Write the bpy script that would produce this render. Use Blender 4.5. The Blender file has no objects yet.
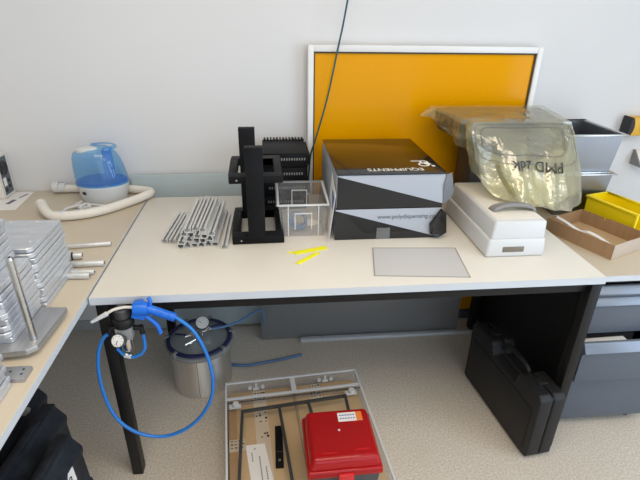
import bpy, bmesh, math, random
from mathutils import Vector, Matrix, noise
random.seed(7)
PI = math.pi
scn = bpy.context.scene
COL = scn.collection
T = 0.771            # height of the three table tops

# ------------------------------------------------------------------ materials
def nodes_of(name):
    m = bpy.data.materials.new(name); m.use_nodes = True
    nt = m.node_tree; nt.nodes.clear()
    out = nt.nodes.new('ShaderNodeOutputMaterial')
    return m, nt, out

def mat(name, col, rough=0.5, metal=0.0, vary=0.06, scale=8.0, bump=0.0, bscale=60.0, spec=0.5, coat=0.0, aniso=None, rvary=0.0):
    """principled surface whose colour, roughness and relief wander a little with procedural noise"""
    m, nt, out = nodes_of(name)
    b = nt.nodes.new('ShaderNodeBsdfPrincipled'); nt.links.new(b.outputs[0], out.inputs[0])
    tc = nt.nodes.new('ShaderNodeTexCoord')
    mp = nt.nodes.new('ShaderNodeMapping'); nt.links.new(tc.outputs['Object'], mp.inputs[0])
    if aniso: mp.inputs['Scale'].default_value = aniso
    n = nt.nodes.new('ShaderNodeTexNoise'); n.inputs['Scale'].default_value = scale; n.inputs['Detail'].default_value = 5
    nt.links.new(mp.outputs[0], n.inputs['Vector'])
    r = nt.nodes.new('ShaderNodeValToRGB'); nt.links.new(n.outputs['Fac'], r.inputs[0])
    r.color_ramp.elements[0].position = 0.3; r.color_ramp.elements[1].position = 0.7
    r.color_ramp.elements[0].color = tuple(max(0, c * (1 - vary)) for c in col) + (1,)
    r.color_ramp.elements[1].color = tuple(min(1, c * (1 + vary)) for c in col) + (1,)
    nt.links.new(r.outputs[0], b.inputs['Base Color'])
    b.inputs['Roughness'].default_value = rough; b.inputs['Metallic'].default_value = metal
    b.inputs['Specular IOR Level'].default_value = spec; b.inputs['Coat Weight'].default_value = coat
    if rvary:
        mr = nt.nodes.new('ShaderNodeMapRange'); nt.links.new(n.outputs['Fac'], mr.inputs[0])
        mr.inputs[3].default_value = max(0, rough - rvary); mr.inputs[4].default_value = min(1, rough + rvary)
        nt.links.new(mr.outputs[0], b.inputs['Roughness'])
    if bump:
        n2 = nt.nodes.new('ShaderNodeTexNoise'); n2.inputs['Scale'].default_value = bscale; n2.inputs['Detail'].default_value = 3
        nt.links.new(mp.outputs[0], n2.inputs['Vector'])
        bp = nt.nodes.new('ShaderNodeBump'); bp.inputs['Strength'].default_value = bump; bp.inputs['Distance'].default_value = 0.004
        nt.links.new(n2.outputs['Fac'], bp.inputs['Height']); nt.links.new(bp.outputs[0], b.inputs['Normal'])
    return m

def film(name, tint, body, opacity, rough=0.12, gloss=0.35, vary=0.0, scale=10, bump=0.0, bscale=30):
    """thin clear plastic: lets tinted light straight through, scatters a share of it, shines at grazing angles"""
    m, nt, out = nodes_of(name)
    tr = nt.nodes.new('ShaderNodeBsdfTransparent'); tr.inputs[0].default_value = tuple(tint) + (1,)
    df = nt.nodes.new('ShaderNodeBsdfDiffuse'); df.inputs[0].default_value = tuple(body) + (1,)
    tl = nt.nodes.new('ShaderNodeBsdfTranslucent'); tl.inputs[0].default_value = tuple(body) + (1,)
    ad = nt.nodes.new('ShaderNodeMixShader'); ad.inputs[0].default_value = 0.45
    nt.links.new(df.outputs[0], ad.inputs[1]); nt.links.new(tl.outputs[0], ad.inputs[2])
    gl = nt.nodes.new('ShaderNodeBsdfGlossy'); gl.inputs['Roughness'].default_value = rough
    mx = nt.nodes.new('ShaderNodeMixShader'); mx.inputs[0].default_value = opacity
    nt.links.new(tr.outputs[0], mx.inputs[1]); nt.links.new(ad.outputs[0], mx.inputs[2])
    tc = nt.nodes.new('ShaderNodeTexCoord')
    n = nt.nodes.new('ShaderNodeTexNoise'); n.inputs['Scale'].default_value = scale; n.inputs['Detail'].default_value = 4
    nt.links.new(tc.outputs['Object'], n.inputs['Vector'])
    if vary:
        mr = nt.nodes.new('ShaderNodeMapRange'); nt.links.new(n.outputs['Fac'], mr.inputs[0])
        mr.inputs[1].default_value = 0.3; mr.inputs[2].default_value = 0.7
        mr.inputs[3].default_value = max(0, opacity - vary); mr.inputs[4].default_value = min(1, opacity + vary)
        nt.links.new(mr.outputs[0], mx.inputs[0])
    lw = nt.nodes.new('ShaderNodeLayerWeight'); lw.inputs[0].default_value = 0.5
    pw = nt.nodes.new('ShaderNodeMath'); pw.operation = 'POWER'; nt.links.new(lw.outputs['Facing'], pw.inputs[0]); pw.inputs[1].default_value = 4
    ma = nt.nodes.new('ShaderNodeMath'); ma.operation = 'MULTIPLY_ADD'; nt.links.new(pw.outputs[0], ma.inputs[0]); ma.inputs[1].default_value = 0.6; ma.inputs[2].default_value = gloss * 0.15
    m2 = nt.nodes.new('ShaderNodeMixShader'); nt.links.new(ma.outputs[0], m2.inputs[0])
    nt.links.new(mx.outputs[0], m2.inputs[1]); nt.links.new(gl.outputs[0], m2.inputs[2])
    if bump:
        n2 = nt.nodes.new('ShaderNodeTexNoise'); n2.inputs['Scale'].default_value = bscale; n2.inputs['Detail'].default_value = 2
        nt.links.new(tc.outputs['Object'], n2.inputs['Vector'])
        bp = nt.nodes.new('ShaderNodeBump'); bp.inputs['Strength'].default_value = bump; bp.inputs['Distance'].default_value = 0.01
        nt.links.new(n2.outputs['Fac'], bp.inputs['Height'])
        for s in (gl, df): nt.links.new(bp.outputs[0], s.inputs['Normal'])
        nt.links.new(bp.outputs[0], lw.inputs['Normal'])
    nt.links.new(m2.outputs[0], out.inputs[0])
    return m

def floor_mat():
    m, nt, out = nodes_of('speckled floor')
    b = nt.nodes.new('ShaderNodeBsdfPrincipled'); nt.links.new(b.outputs[0], out.inputs[0])
    tc = nt.nodes.new('ShaderNodeTexCoord')
    n1 = nt.nodes.new('ShaderNodeTexNoise'); n1.inputs['Scale'].default_value = 3; n1.inputs['Detail'].default_value = 6
    n2 = nt.nodes.new('ShaderNodeTexNoise'); n2.inputs['Scale'].default_value = 140; n2.inputs['Detail'].default_value = 3
    v = nt.nodes.new('ShaderNodeTexVoronoi'); v.inputs['Scale'].default_value = 120
    for t in (n1, n2, v): nt.links.new(tc.outputs['Object'], t.inputs['Vector'])
    r1 = nt.nodes.new('ShaderNodeValToRGB'); nt.links.new(n1.outputs['Fac'], r1.inputs[0])
    r1.color_ramp.elements[0].color = (0.60, 0.535, 0.455, 1); r1.color_ramp.elements[1].color = (0.69, 0.625, 0.545, 1)
    r2 = nt.nodes.new('ShaderNodeValToRGB'); nt.links.new(n2.outputs['Fac'], r2.inputs[0])
    r2.color_ramp.elements[0].position = 0.35; r2.color_ramp.elements[1].position = 0.68
    r2.color_ramp.elements[0].color = (0.78, 0.77, 0.75, 1); r2.color_ramp.elements[1].color = (1.2, 1.2, 1.2, 1)
    mx = nt.nodes.new('ShaderNodeMix'); mx.data_type = 'RGBA'; mx.blend_type = 'MULTIPLY'; mx.inputs[0].default_value = 0.8
    nt.links.new(r1.outputs[0], mx.inputs[6]); nt.links.new(r2.outputs[0], mx.inputs[7])
    nt.links.new(mx.outputs[2], b.inputs['Base Color'])
    b.inputs['Roughness'].default_value = 0.42; b.inputs['Specular IOR Level'].default_value = 0.4
    return m

M = {}
M['wall'] = mat('white wall paint', (0.74, 0.735, 0.735), 0.75, vary=0.012, scale=2, bump=0.04, bscale=150)
M['ceil'] = mat('ceiling paint', (0.82, 0.81, 0.79), 0.9, vary=0.02)
M['floor'] = floor_mat()
M['base'] = mat('grey plinth', (0.42, 0.43, 0.44), 0.6)
M['laminate'] = mat('cream laminate', (0.745, 0.705, 0.63), 0.38, vary=0.025, scale=3, bump=0.02, bscale=300)
M['laminate_tan'] = mat('tan laminate', (0.585, 0.505, 0.39), 0.45, vary=0.03, scale=3)
M['edge'] = mat('light grey edge band', (0.60, 0.63, 0.67), 0.4, vary=0.02)
M['black_steel'] = mat('black powder coated steel', (0.010, 0.009, 0.009), 0.45, spec=0.28, vary=0.15, scale=20)
M['black_plastic'] = mat('black plastic', (0.013, 0.013, 0.014), 0.5, spec=0.28, vary=0.15, bump=0.15, bscale=400)
M['case_plastic'] = mat('grained black case plastic', (0.014, 0.014, 0.015), 0.42, spec=0.28, vary=0.1, bump=0.25, bscale=500)
M['navy_case'] = mat('scuffed blue black plastic', (0.022, 0.026, 0.035), 0.5, spec=0.28, vary=0.35, scale=25, bump=0.2, bscale=90)
M['black_anod'] = mat('black anodised metal', (0.008, 0.008, 0.009), 0.5, spec=0.14, metal=0.0, vary=0.2, scale=15)
M['alu'] = mat('milled aluminium', (0.62, 0.65, 0.70), 0.36, metal=0.62, vary=0.10, scale=14, aniso=(1, 8, 8), rvary=0.08)
M['alu_top'] = mat('brushed aluminium', (0.46, 0.465, 0.48), 0.42, metal=0.8, vary=0.06, scale=10, aniso=(12, 1, 1))
M['alu_prof'] = mat('grey extruded aluminium', (0.66, 0.66, 0.65), 0.38, metal=0.45, vary=0.05, aniso=(6, 1, 6))
M['steel'] = mat('stainless steel', (0.58, 0.58, 0.57), 0.26, metal=1.0, vary=0.05, scale=6, aniso=(1, 1, 12), rvary=0.06)
M['pot_steel'] = mat('brushed stainless steel', (0.80, 0.78, 0.75), 0.34, metal=0.92, vary=0.06, scale=6, aniso=(14, 14, 0.6), rvary=0.04)
M['pan_steel'] = mat('deep drawn steel', (0.26, 0.265, 0.28), 0.34, metal=1.0, vary=0.05, rvary=0.06)
M['chrome'] = mat('chromed brass', (0.75, 0.74, 0.71), 0.15, metal=1.0)
M['white_plastic'] = mat('white plastic', (0.66, 0.67, 0.675), 0.35, vary=0.015)
M['ivory'] = mat('ivory plastic', (0.80, 0.755, 0.67), 0.4, vary=0.03)
M['hose'] = mat('off white ribbed hose', (0.80, 0.76, 0.69), 0.42, vary=0.03)
M['paper'] = mat('white paper', (0.82, 0.80, 0.78), 0.8, vary=0.02)
M['ink'] = mat('dark print', (0.03, 0.03, 0.035), 0.7)
M['grey_ink'] = mat('grey print', (0.14, 0.15, 0.17), 0.7)
M['blue_ink'] = mat('blue print', (0.06, 0.14, 0.42), 0.7)
M['panel_grey'] = mat('dark grey rear plate', (0.10, 0.115, 0.13), 0.5)
M['screen'] = mat('pale blue green screen', (0.47, 0.55, 0.57), 0.35, vary=0.03)
M['board'] = mat('grey board', (0.25, 0.25, 0.25), 0.35, vary=0.03, metal=0.2)
M['amber'] = mat('glossy amber sheet', (0.86, 0.375, 0.0003), 0.10, vary=0.02, scale=2, spec=0.10)
M['frame_white'] = mat('white lacquered frame', (0.84, 0.83, 0.82), 0.35, vary=0.02)
M['frame_gasket'] = mat('dark gasket', (0.05, 0.045, 0.03), 0.6)
M['carton_black'] = mat('black glossy card', (0.006, 0.006, 0.007), 0.13, vary=0.1, spec=0.62)
M['carton_white'] = mat('pale silver card', (0.43, 0.46, 0.52), 0.5, vary=0.02)
M['carton_grey'] = mat('grey card inside', (0.20, 0.21, 0.23), 0.7)
M['print_white'] = mat('white print', (0.85, 0.84, 0.78), 0.6)
M['cardboard'] = mat('brown cardboard', (0.40, 0.245, 0.13), 0.8, vary=0.07, scale=5, aniso=(1, 10, 1))
M['cardboard_pale'] = mat('pale cardboard', (0.55, 0.45, 0.36), 0.8, vary=0.06, scale=20)
M['cardboard_lt'] = mat('light brown cardboard', (0.56, 0.39, 0.22), 0.8, vary=0.05, scale=6)
M['tape'] = mat('printed tape', (0.60, 0.50, 0.38), 0.35, vary=0.04)
M['yellow'] = mat('yellow plastic', (0.93, 0.72, 0.004), 0.35, vary=0.03)
M['neon'] = mat('bright yellow strip', (0.92, 0.88, 0.01), 0.5, vary=0.03)
M['orange_yellow'] = mat('orange yellow housing', (0.78, 0.44, 0.02), 0.4)
M['red'] = mat('red plastic', (0.62, 0.02, 0.022), 0.25, vary=0.08)
M['orange'] = mat('orange print', (0.85, 0.22, 0.03), 0.6)
M['brown_red'] = mat('dull red button', (0.33, 0.07, 0.04), 0.4)
M['blue_gun'] = mat('blue plastic', (0.012, 0.155, 0.68), 0.3, vary=0.04)
M['blue_hose'] = mat('blue air hose', (0.018, 0.19, 0.62), 0.3, vary=0.05)
M['blue_tube'] = mat('dull blue tube', (0.10, 0.20, 0.38), 0.3, vary=0.05)
M['teal_cable'] = mat('dark teal cable', (0.012, 0.08, 0.10), 0.45)
M['navy'] = mat('navy rubber gasket', (0.015, 0.018, 0.09), 0.45)
M['grey_metal'] = mat('grey painted metal', (0.095, 0.112, 0.14), 0.42, vary=0.03)
M['grey_lip'] = mat('blue grey grip profile', (0.20, 0.23, 0.28), 0.3, vary=0.03, metal=0.3)
M['charcoal'] = mat('charcoal painted side', (0.010, 0.010, 0.011), 0.55, spec=0.28, vary=0.05)
M['dark_grey'] = mat('dark grey plastic', (0.06, 0.06, 0.062), 0.4)
M['mid_grey'] = mat('grey plastic', (0.25, 0.25, 0.25), 0.4)
M['taupe'] = mat('taupe display window', (0.20, 0.17, 0.13), 0.3)
M['machine'] = mat('grey instrument housing', (0.065, 0.065, 0.068), 0.45, vary=0.06)
M['dial'] = mat('gauge dial', (0.80, 0.79, 0.76), 0.4)
M['rod_grey'] = mat('dark grey bar', (0.075, 0.078, 0.082), 0.4, metal=0.4)
M['clear_bin'] = film('clear polypropylene', (0.975, 0.975, 0.98), (0.9, 0.9, 0.91), 0.10, rough=0.15, gloss=0.25)
M['acrylic'] = film('clear acrylic', (0.975, 0.975, 0.98), (0.85, 0.85, 0.86), 0.09, rough=0.05, gloss=0.3)
M['acrylic_edge'] = mat('frosted acrylic edge', (0.66, 0.675, 0.69), 0.3, vary=0.03)
M['tank'] = film('clear blue tank', (0.64, 0.85, 0.985), (0.30, 0.62, 0.95), 0.22, rough=0.05, gloss=0.35)
M['tank_dark'] = film('deep blue plastic', (0.42, 0.72, 0.97), (0.08, 0.40, 0.88), 0.35, rough=0.05, gloss=0.4)
M['sheet'] = film('matt translucent sheet', (0.97, 0.97, 0.98), (0.93, 0.93, 0.94), 0.6, rough=0.3, gloss=0.1)
M['sheet_edge'] = film('translucent sheet rim', (0.92, 0.91, 0.90), (0.66, 0.65, 0.62), 0.5, rough=0.3, gloss=0.1)
M['bag'] = film('yellowed polythene', (0.965, 0.96, 0.87), (0.97, 0.925, 0.60), 0.28, rough=0.13, gloss=1.1, vary=0.14, scale=7, bump=0.75, bscale=24)
M['lid_clear'] = film('clear acrylic lid', (0.93, 0.95, 0.97), (0.50, 0.53, 0.55), 0.42, rough=0.08, gloss=0.3)
M['red_clear'] = film('translucent red lid', (0.80, 0.03, 0.035), (0.78, 0.025, 0.03), 0.74, rough=0.10, gloss=0.22)
M['clear_tape'] = film('clear sticky tape', (0.9, 0.9, 0.9), (0.6, 0.62, 0.66), 0.22, rough=0.08, gloss=0.5)
M['gauge_glass'] = film('gauge glass', (0.95, 0.95, 0.95), (0.8, 0.8, 0.8), 0.05, rough=0.03, gloss=0.3)

nt = M['pot_steel'].node_tree; b_ = [n for n in nt.nodes if n.type == 'BSDF_PRINCIPLED'][0]
b_.inputs['Anisotropic'].default_value = 0.85
tg = nt.nodes.new('ShaderNodeTangent'); tg.direction_type = 'RADIAL'; tg.axis = 'Z'; b_.inputs['Anisotropic Rotation'].default_value = 0.25; nt.links.new(tg.outputs[0], b_.inputs['Tangent'])

# ------------------------------------------------------------------ mesh helpers
class MB:
    def __init__(self): self.bm = bmesh.new()
    def face(self, vs, mi=0):
        try:
            f = self.bm.faces.new(vs); f.material_index = mi; return f
        except ValueError: return None
    def hexa(self, p, mi=0):
        """p: 8 corner points, bottom ring then top ring"""
        v = [self.bm.verts.new(q) for q in p]
        for f in ((0, 3, 2, 1), (4, 5, 6, 7), (0, 1, 5, 4), (1, 2, 6, 5), (2, 3, 7, 6), (3, 0, 4, 7)):
            self.face([v[i] for i in f], mi)
        return self
    def box(self, x0, x1, y0, y1, z0, z1, mi=0):
        return self.hexa([(x0, y0, z0), (x1, y0, z0), (x1, y1, z0), (x0, y1, z0), (x0, y0, z1), (x1, y0, z1), (x1, y1, z1), (x0, y1, z1)], mi)
    def obox(self, c, size, rot=None, mi=0):
        sx, sy, sz = (s / 2 for s in size); c = Vector(c)
        R = rot if rot is not None else Matrix.Identity(3)
        return self.hexa([c + R @ Vector(q) for q in ((-sx, -sy, -sz), (sx, -sy, -sz), (sx, sy, -sz), (-sx, sy, -sz), (-sx, -sy, sz), (sx, -sy, sz), (sx, sy, sz), (-sx, sy, sz))], mi)
    def taper(self, a, b, z0, z1, mi=0):
        """frustum between rectangle a=(x0,x1,y0,y1) at z0 and b at z1"""
        return self.hexa([(a[0], a[2], z0), (a[1], a[2], z0), (a[1], a[3], z0), (a[0], a[3], z0), (b[0], b[2], z1), (b[1], b[2], z1), (b[1], b[3], z1), (b[0], b[3], z1)], mi)
    def rings(self, rings, closed=True, cap=True, mi=0):
        vs = [[self.bm.verts.new(q) for q in r] for r in rings]
        n = len(vs[0])
        for a, b in zip(vs, vs[1:]):
            for i in range(n if closed else n - 1):
                j = (i + 1) % n
                self.face((a[i], a[j], b[j], b[i]), mi)
        if cap:
            self.face(vs[0][::-1], mi); self.face(vs[-1], mi)
        return self
    def cyl(self, p0, p1, r0, r1=None, n=20, cap=True, mi=0):
        p0, p1 = Vector(p0), Vector(p1); r1 = r0 if r1 is None else r1
        d = (p1 - p0).normalized(); a = d.orthogonal().normalized(); b = d.cross(a)
        R = lambda p, r: [p + a * r * math.cos(2 * PI * i / n) + b * r * math.sin(2 * PI * i / n) for i in range(n)]
        return self.rings([R(p0, r0), R(p1, r1)], cap=cap, mi=mi)
    def lathe(self, prof, c=(0, 0, 0), n=40, sx=1, sy=1, cap=True, mi=0):
        return self.rings([[(c[0] + r * sx * math.cos(2 * PI * i / n), c[1] + r * sy * math.sin(2 * PI * i / n), c[2] + z) for i in range(n)] for r, z in prof], cap=cap, mi=mi)
    def prism(self, poly, axis, a0, a1, mi=0):
        def P(u, v, w): return {'x': (w, u, v), 'y': (u, w, v), 'z': (u, v, w)}[axis]
        return self.rings([[P(u, v, a0) for u, v in poly], [P(u, v, a1) for u, v in poly]], mi=mi)
    def tube(self, pts, r, n=10, sub=6, closed=False, cap=True, mi=0, ripple=None):
        P = spline(pts, sub, closed)
        m = len(P); rings = []
        up = None
        for i, p in enumerate(P):
            d = (P[(i + 1) % m] - P[i - 1]) if closed else (P[min(i + 1, m - 1)] - P[max(i - 1, 0)])
            d.normalize()
            a = d.orthogonal().normalized() if up is None else (up - d * up.dot(d)).normalized()
            up = a; b = d.cross(a)
            rr = r * (1 + ripple * (i % 2)) if ripple else r
            rings.append([p + a * rr * math.cos(2 * PI * k / n) + b * rr * math.sin(2 * PI * k / n) for k in range(n)])
        if closed: rings.append(rings[0]); cap = False
        return self.rings(rings, cap=cap, mi=mi)
    def torus(self, c, R, r, axis=(0, 0, 1), n=36, k=10, mi=0):
        ax = Vector(axis).normalized(); a = ax.orthogonal().normalized(); b = ax.cross(a); c = Vector(c)
        pts = [c + a * R * math.cos(2 * PI * i / n) + b * R * math.sin(2 * PI * i / n) for i in range(n)]
        return self.tube(pts, r, k, 1, True, mi=mi)
    def quad(self, a, b, c, d, mi=0):
        self.face([self.bm.verts.new(q) for q in (a, b, c, d)], mi); return self
    def build(self, name, m, parent=None, bevel=0, seg=2, smooth=True, loc=None, rz=0, double=True):
        bm = self.bm
        if double: bmesh.ops.remove_doubles(bm, verts=bm.verts, dist=1e-5)
        if bevel:
            es = [e for e in bm.edges if len(e.link_faces) == 2 and e.calc_face_angle(0) > 0.6]
            bmesh.ops.bevel(bm, geom=es, offset=bevel, segments=seg, affect='EDGES', profile=0.5, clamp_overlap=True)
        bmesh.ops.recalc_face_normals(bm, faces=bm.faces)
        me = bpy.data.meshes.new(name); bm.to_mesh(me); bm.free()
        for q in (m if isinstance(m, (list, tuple)) else [m]): me.materials.append(M[q])
        if smooth:
            me.shade_smooth(); me.set_sharp_from_angle(angle=0.6)
        o = bpy.data.objects.new(name, me); COL.objects.link(o)
        if parent: o.parent = parent
        if loc: o.location = loc
        if rz: o.rotation_euler.z = rz
        return o

def spline(pts, sub, closed=False):
    P = [Vector(p) for p in pts]
    if sub <= 1 or len(P) < 3:
        return P
    out = []; n = len(P)
    for i in range(n if closed else n - 1):
        if closed: p0, p1, p2, p3 = P[i - 1], P[i], P[(i + 1) % n], P[(i + 2) % n]
        else: p0, p1, p2, p3 = P[max(i - 1, 0)], P[i], P[i + 1], P[min(i + 2, n - 1)]
        for k in range(sub):
            t = k / sub
            out.append(0.5 * ((2 * p1) + (p2 - p0) * t + (2 * p0 - 5 * p1 + 4 * p2 - p3) * t * t + (3 * p1 - p0 - 3 * p2 + p3) * t ** 3))
    if not closed: out.append(P[-1])
    return out

def tag(o, label, cat, group=None, kind=None):
    o['label'] = label; o['category'] = cat
    if group: o['group'] = group
    if kind: o['kind'] = kind
    return o
def thing(name, label, cat, loc=(0, 0, 0), rz=0, group=None):
    o = bpy.data.objects.new(name, None); COL.objects.link(o); o.empty_display_size = 0.05
    o.location = loc; o.rotation_euler.z = rz
    return tag(o, label, cat, group)
def struct(name, mb, m, label=None, **k):
    o = mb.build(name, m, **k); o['kind'] = 'structure'
    o['label'] = label or name.replace('_', ' '); o['category'] = name.split('_')[0]
    return o
def copy_tree(root):
    """a copy of a thing with copies of its parts and sub-parts"""
    r = root.copy(); COL.objects.link(r)
    for ch in list(root.children):
        c = ch.copy(); COL.objects.link(c); c.parent = r
        for g in list(ch.children):
            d = g.copy(); COL.objects.link(d); d.parent = c
    return r
def lab(o, text): o['label'] = text; return o

def text_verts(s, size, bold=False, shear=0.0):
    """outline of a line of lettering as (verts, faces) lying in the xy plane"""
    cu = bpy.data.curves.new('lettering', 'FONT'); cu.body = s; cu.size = size; cu.shear = shear
    if bold: cu.offset = size * 0.012
    ob = bpy.data.objects.new('lettering', cu); COL.objects.link(ob)
    dg = bpy.context.evaluated_depsgraph_get(); dg.update()
    me = bpy.data.meshes.new_from_object(ob.evaluated_get(dg))
    V = [v.co.copy() for v in me.vertices]; F = [tuple(p.vertices) for p in me.polygons]
    bpy.data.objects.remove(ob); bpy.data.curves.remove(cu); bpy.data.meshes.remove(me)
    return V, F
def mapped(name, VF, fn, m, parent):
    V, F = VF
    me = bpy.data.meshes.new(name); me.from_pydata([fn(v) for v in V], [], F); me.materials.append(M[m])
    o = bpy.data.objects.new(name, me); COL.objects.link(o); o.parent = parent
    return o
ORD = ['topmost', 'second', 'third', 'fourth', 'fifth', 'sixth', 'seventh', 'eighth', 'ninth', 'tenth', 'eleventh', 'twelfth', 'thirteenth', 'fourteenth']
def Rz(a): return Matrix.Rotation(a, 3, 'Z')

# ------------------------------------------------------------------ the room
X0, X1, Y0, Y1, ZC = -1.9, 3.5, -3.4, 0.93, 2.75
struct('floor', MB().box(X0, X1, Y0, Y1, -0.05, 0), 'floor', 'speckled beige floor')
struct('ceiling', MB().box(X0, X1, Y0, Y1, ZC, ZC + 0.05), 'ceil', 'white ceiling')
struct('wall_back', MB().box(X0 - .1, X1 + .1, Y1, Y1 + 0.1, -0.05, ZC + .05), 'wall', 'plain white back wall')
struct('wall_left', MB().box(X0 - .1, X0, Y0, Y1, -0.05, ZC + .05), 'wall', 'white left wall')
w = MB()     # right wall with a window opening y -2.9..0.3, z 0.85..2.4
w.box(X1, X1 + .1, Y0, -3.1, -.05, ZC + .05); w.box(X1, X1 + .1, -0.5, Y1, -.05, ZC + .05)
w.box(X1, X1 + .1, -3.1, -0.5, -.05, 0.35); w.box(X1, X1 + .1, -3.1, -0.5, 2.45, ZC + .05)
struct('wall_right', w, 'wall', 'white wall with a window to the right')
w = MB()     # front wall behind the viewer, window opening x 0.6..3.1
w.box(X0 - .1, 0.1, Y0 - .1, Y0, -.05, ZC + .05); w.box(2.6, X1 + .1, Y0 - .1, Y0, -.05, ZC + .05)
w.box(0.1, 2.6, Y0 - .1, Y0, -.05, 0.3); w.box(0.1, 2.6, Y0 - .1, Y0, 2.45, ZC + .05)
struct('wall_front', w, 'wall', 'white wall with a window behind the viewer')
w = MB()
for y in (-3.1, -2.25, -1.4, -0.54): w.box(X1 + .03, X1 + .07, y, y + .04, .35, 2.45)
w.box(X1 + .03, X1 + .07, -3.1, -0.5, .35, .39); w.box(X1 + .03, X1 + .07, -3.1, -0.5, 2.41, 2.45)
struct('window_1', w, 'frame_white', 'white window frame in the right wall')
w = MB()
for x in (0.1, 0.92, 1.74, 2.56): w.box(x, x + .04, Y0 - .07, Y0 - .03, .3, 2.45)
w.box(0.1, 2.6, Y0 - .07, Y0 - .03, .3, .34); w.box(0.1, 2.6, Y0 - .07, Y0 - .03, 2.41, 2.45)
struct('window_2', w, 'frame_white', 'white window frame behind the viewer')
struct('baseboard_back', MB().box(X0, X1, Y1 - .012, Y1, 0, .06), 'base', 'grey skirting along the back wall')

# ------------------------------------------------------------------ desk
d = thing('work_desk', 'long cream topped work desk on black steel legs', 'desk', (0, 0, 0))
m = MB(); m.box(0, 1.6, 0.0015, .8125, T - .025, T)
o = m.build('tabletop', 'laminate', d, bevel=.0015)
MB().box(0, 1.6, 0, .0015, T - .025, T - .0005).build('edge_band', 'edge', d)
for x, y in ((.005, .02), (.005, .765), (1.562, .005), (1.562, .765)):
        MB().box(x, x + .036, y, y + .04, 0, T - .025).build('leg', 'black_steel', d, bevel=.002)
MB().box(.041, 1.562, .022, .045, T - .066, T - .025).build('frame_rail', 'black_steel', d, bevel=.002)
MB().box(.041, 1.562, .79, .8125, T - .066, T - .025).build('frame_rail', 'black_steel', d, bevel=.002)
for x in (.007, 1.564):
    MB().box(x, x + .032, .06, .765, T - .066, T - .025).build('frame_rail', 'black_steel', d, bevel=.002)

# pale screen standing at the rear edge of the desk and bench
s = thing('screen_panel', 'pale blue green screen panel standing between the desk and the wall', 'panel', (0, .90, 0))
MB().box(-.092, .685, -.004, .010, 0.012, .846).build('panel_sheet', 'screen', s, bevel=.002)
for x in (.06, .5):
    MB().box(x, x + .06, -.035, .014, 0, .012).build('foot', 'dark_grey', s, bevel=.002)

# grey board and trunking under the desk
tag(MB().box(.464, 1.49, .768, .786, 0, .69).build('grey_board', 'board', bevel=.002), 'wide grey board standing upright under the rear of the desk', 'board')
m = MB(); m.box(.66, 1.555, .732, .76, 0, .016)
tag(m.build('trunking_strip', 'edge', bevel=.003), 'long pale trunking strip lying on the floor before the grey board', 'strip')

# amber framed pane
f = thing('framed_pane', 'large amber yellow pane in a white frame leaning on the wall', 'pane', (0, .895, 0))
FX0, FX1, FZ0, FZ1 = .702, 1.722, .022, 1.397
MB().box(FX0, FX0 + .024, -.02, .02, FZ0, FZ1).build('frame_side', 'frame_white', f, bevel=.003)
MB().box(FX1 - .024, FX1, -.02, .02, FZ0, FZ1).build('frame_side', 'frame_white', f, bevel=.003)
MB().box(FX0 + .024, FX1 - .024, -.02, .02, FZ1 - .026, FZ1).build('frame_top', 'frame_white', f, bevel=.003)
MB().box(FX0 + .024, FX1 - .024, -.02, .02, 0, .05).build('frame_bottom', 'grey_metal', f, bevel=.003)
a, b, c, e = FX0 + .024, FX1 - .024, .05, FZ1 - .026
m = MB(); m.box(a, a + .006, -.012, .012, c, e); m.box(b - .006, b, -.012, .012, c, e); m.box(a + .006, b - .006, -.012, .012, e - .006, e)
m.build('gasket', 'frame_gasket', f)
MB().box(a + .006, b - .006, -.004, .004, c, e - .006).build('amber_sheet', 'amber', f)

# ------------------------------------------------------------------ side benches
bn = thing('side_bench', 'tan side bench along the left holding the metal plates', 'bench', (-.006, 0, 0))
MB().prism([(-1.7, -1.3), (-.002, -1.3), (-.002, .888), (-.10, .888), (-.10, .925), (-1.7, .925)], 'z', T - .02, T).build('tabletop', 'laminate_tan', bn, bevel=.001)
MB().box(-.002, 0, -1.3, .888, T - .02, T - .0005).build('edge_band', 'edge', bn)
for x in (-1.65, -.8):
    for y in (-1.2, .85):
        MB().box(x, x + .045, y, y + .045, 0, T - .02).build('leg', 'grey_metal', bn, bevel=.002)
MB().box(-1.605, -.8, .86, .885, T - .07, T - .02).build('frame_rail', 'grey_metal', bn)

TB = 0.715           # the right bench is a little lower than the desk
br = thing('worktop', 'tan laminate worktop lying on the grey drawer cabinet right of the desk', 'worktop', (1.612, 0, TB - .022))
MB().prism([(0, .099), (.46, .099), (.46, .925), (.118, .925), (.118, .872), (0, .872)], 'z', .0003, .022).build('slab', 'laminate_tan', br, bevel=.001)
MB().box(0, .46, .095, .099, .0003, .0215).build('edge_band', 'edge', br)

# drawer pedestal
p = thing('drawer_cabinet', 'grey office drawer cabinet under the tan worktop with one drawer ajar', 'cabinet', (1.622, .10, 0))
W = .43
m = MB(); m.box(0, .018, .02, .77, .035, .693); m.box(W - .018, W, .02, .77, .035, .693); m.box(.018, W - .018, .752, .77, .035, .693)
m.box(.018, W - .018, .02, .752, .035, .055); m.box(.018, W - .018, .02, .752,   .672, .693)
m.build('body', 'charcoal', p)
def drawer(z0, z1, out, lip, x0=0):
    g = MB().box(x0, W, -out, .018 - out, z0, z1 - lip).build('drawer', 'grey_metal', p, bevel=.003)
    pr = [(-.004 - out, z1 - lip), (.018 - out, z1 - lip), (.018 - out, z1), (.006 - out, z1), (-.016 - out, z1 - lip + .012)]
    MB().prism(pr, 'x', x0, W).build('handle', 'grey_lip', g, bevel=.002)
    return g
drawer(.625, .668, .0, .034)
drawer(.468, .622, .0, .036)
g = drawer(.278, .455, .045, .045, .026)
m = MB(); t = .012; ya, yb = .018 - .045, .70
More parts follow.
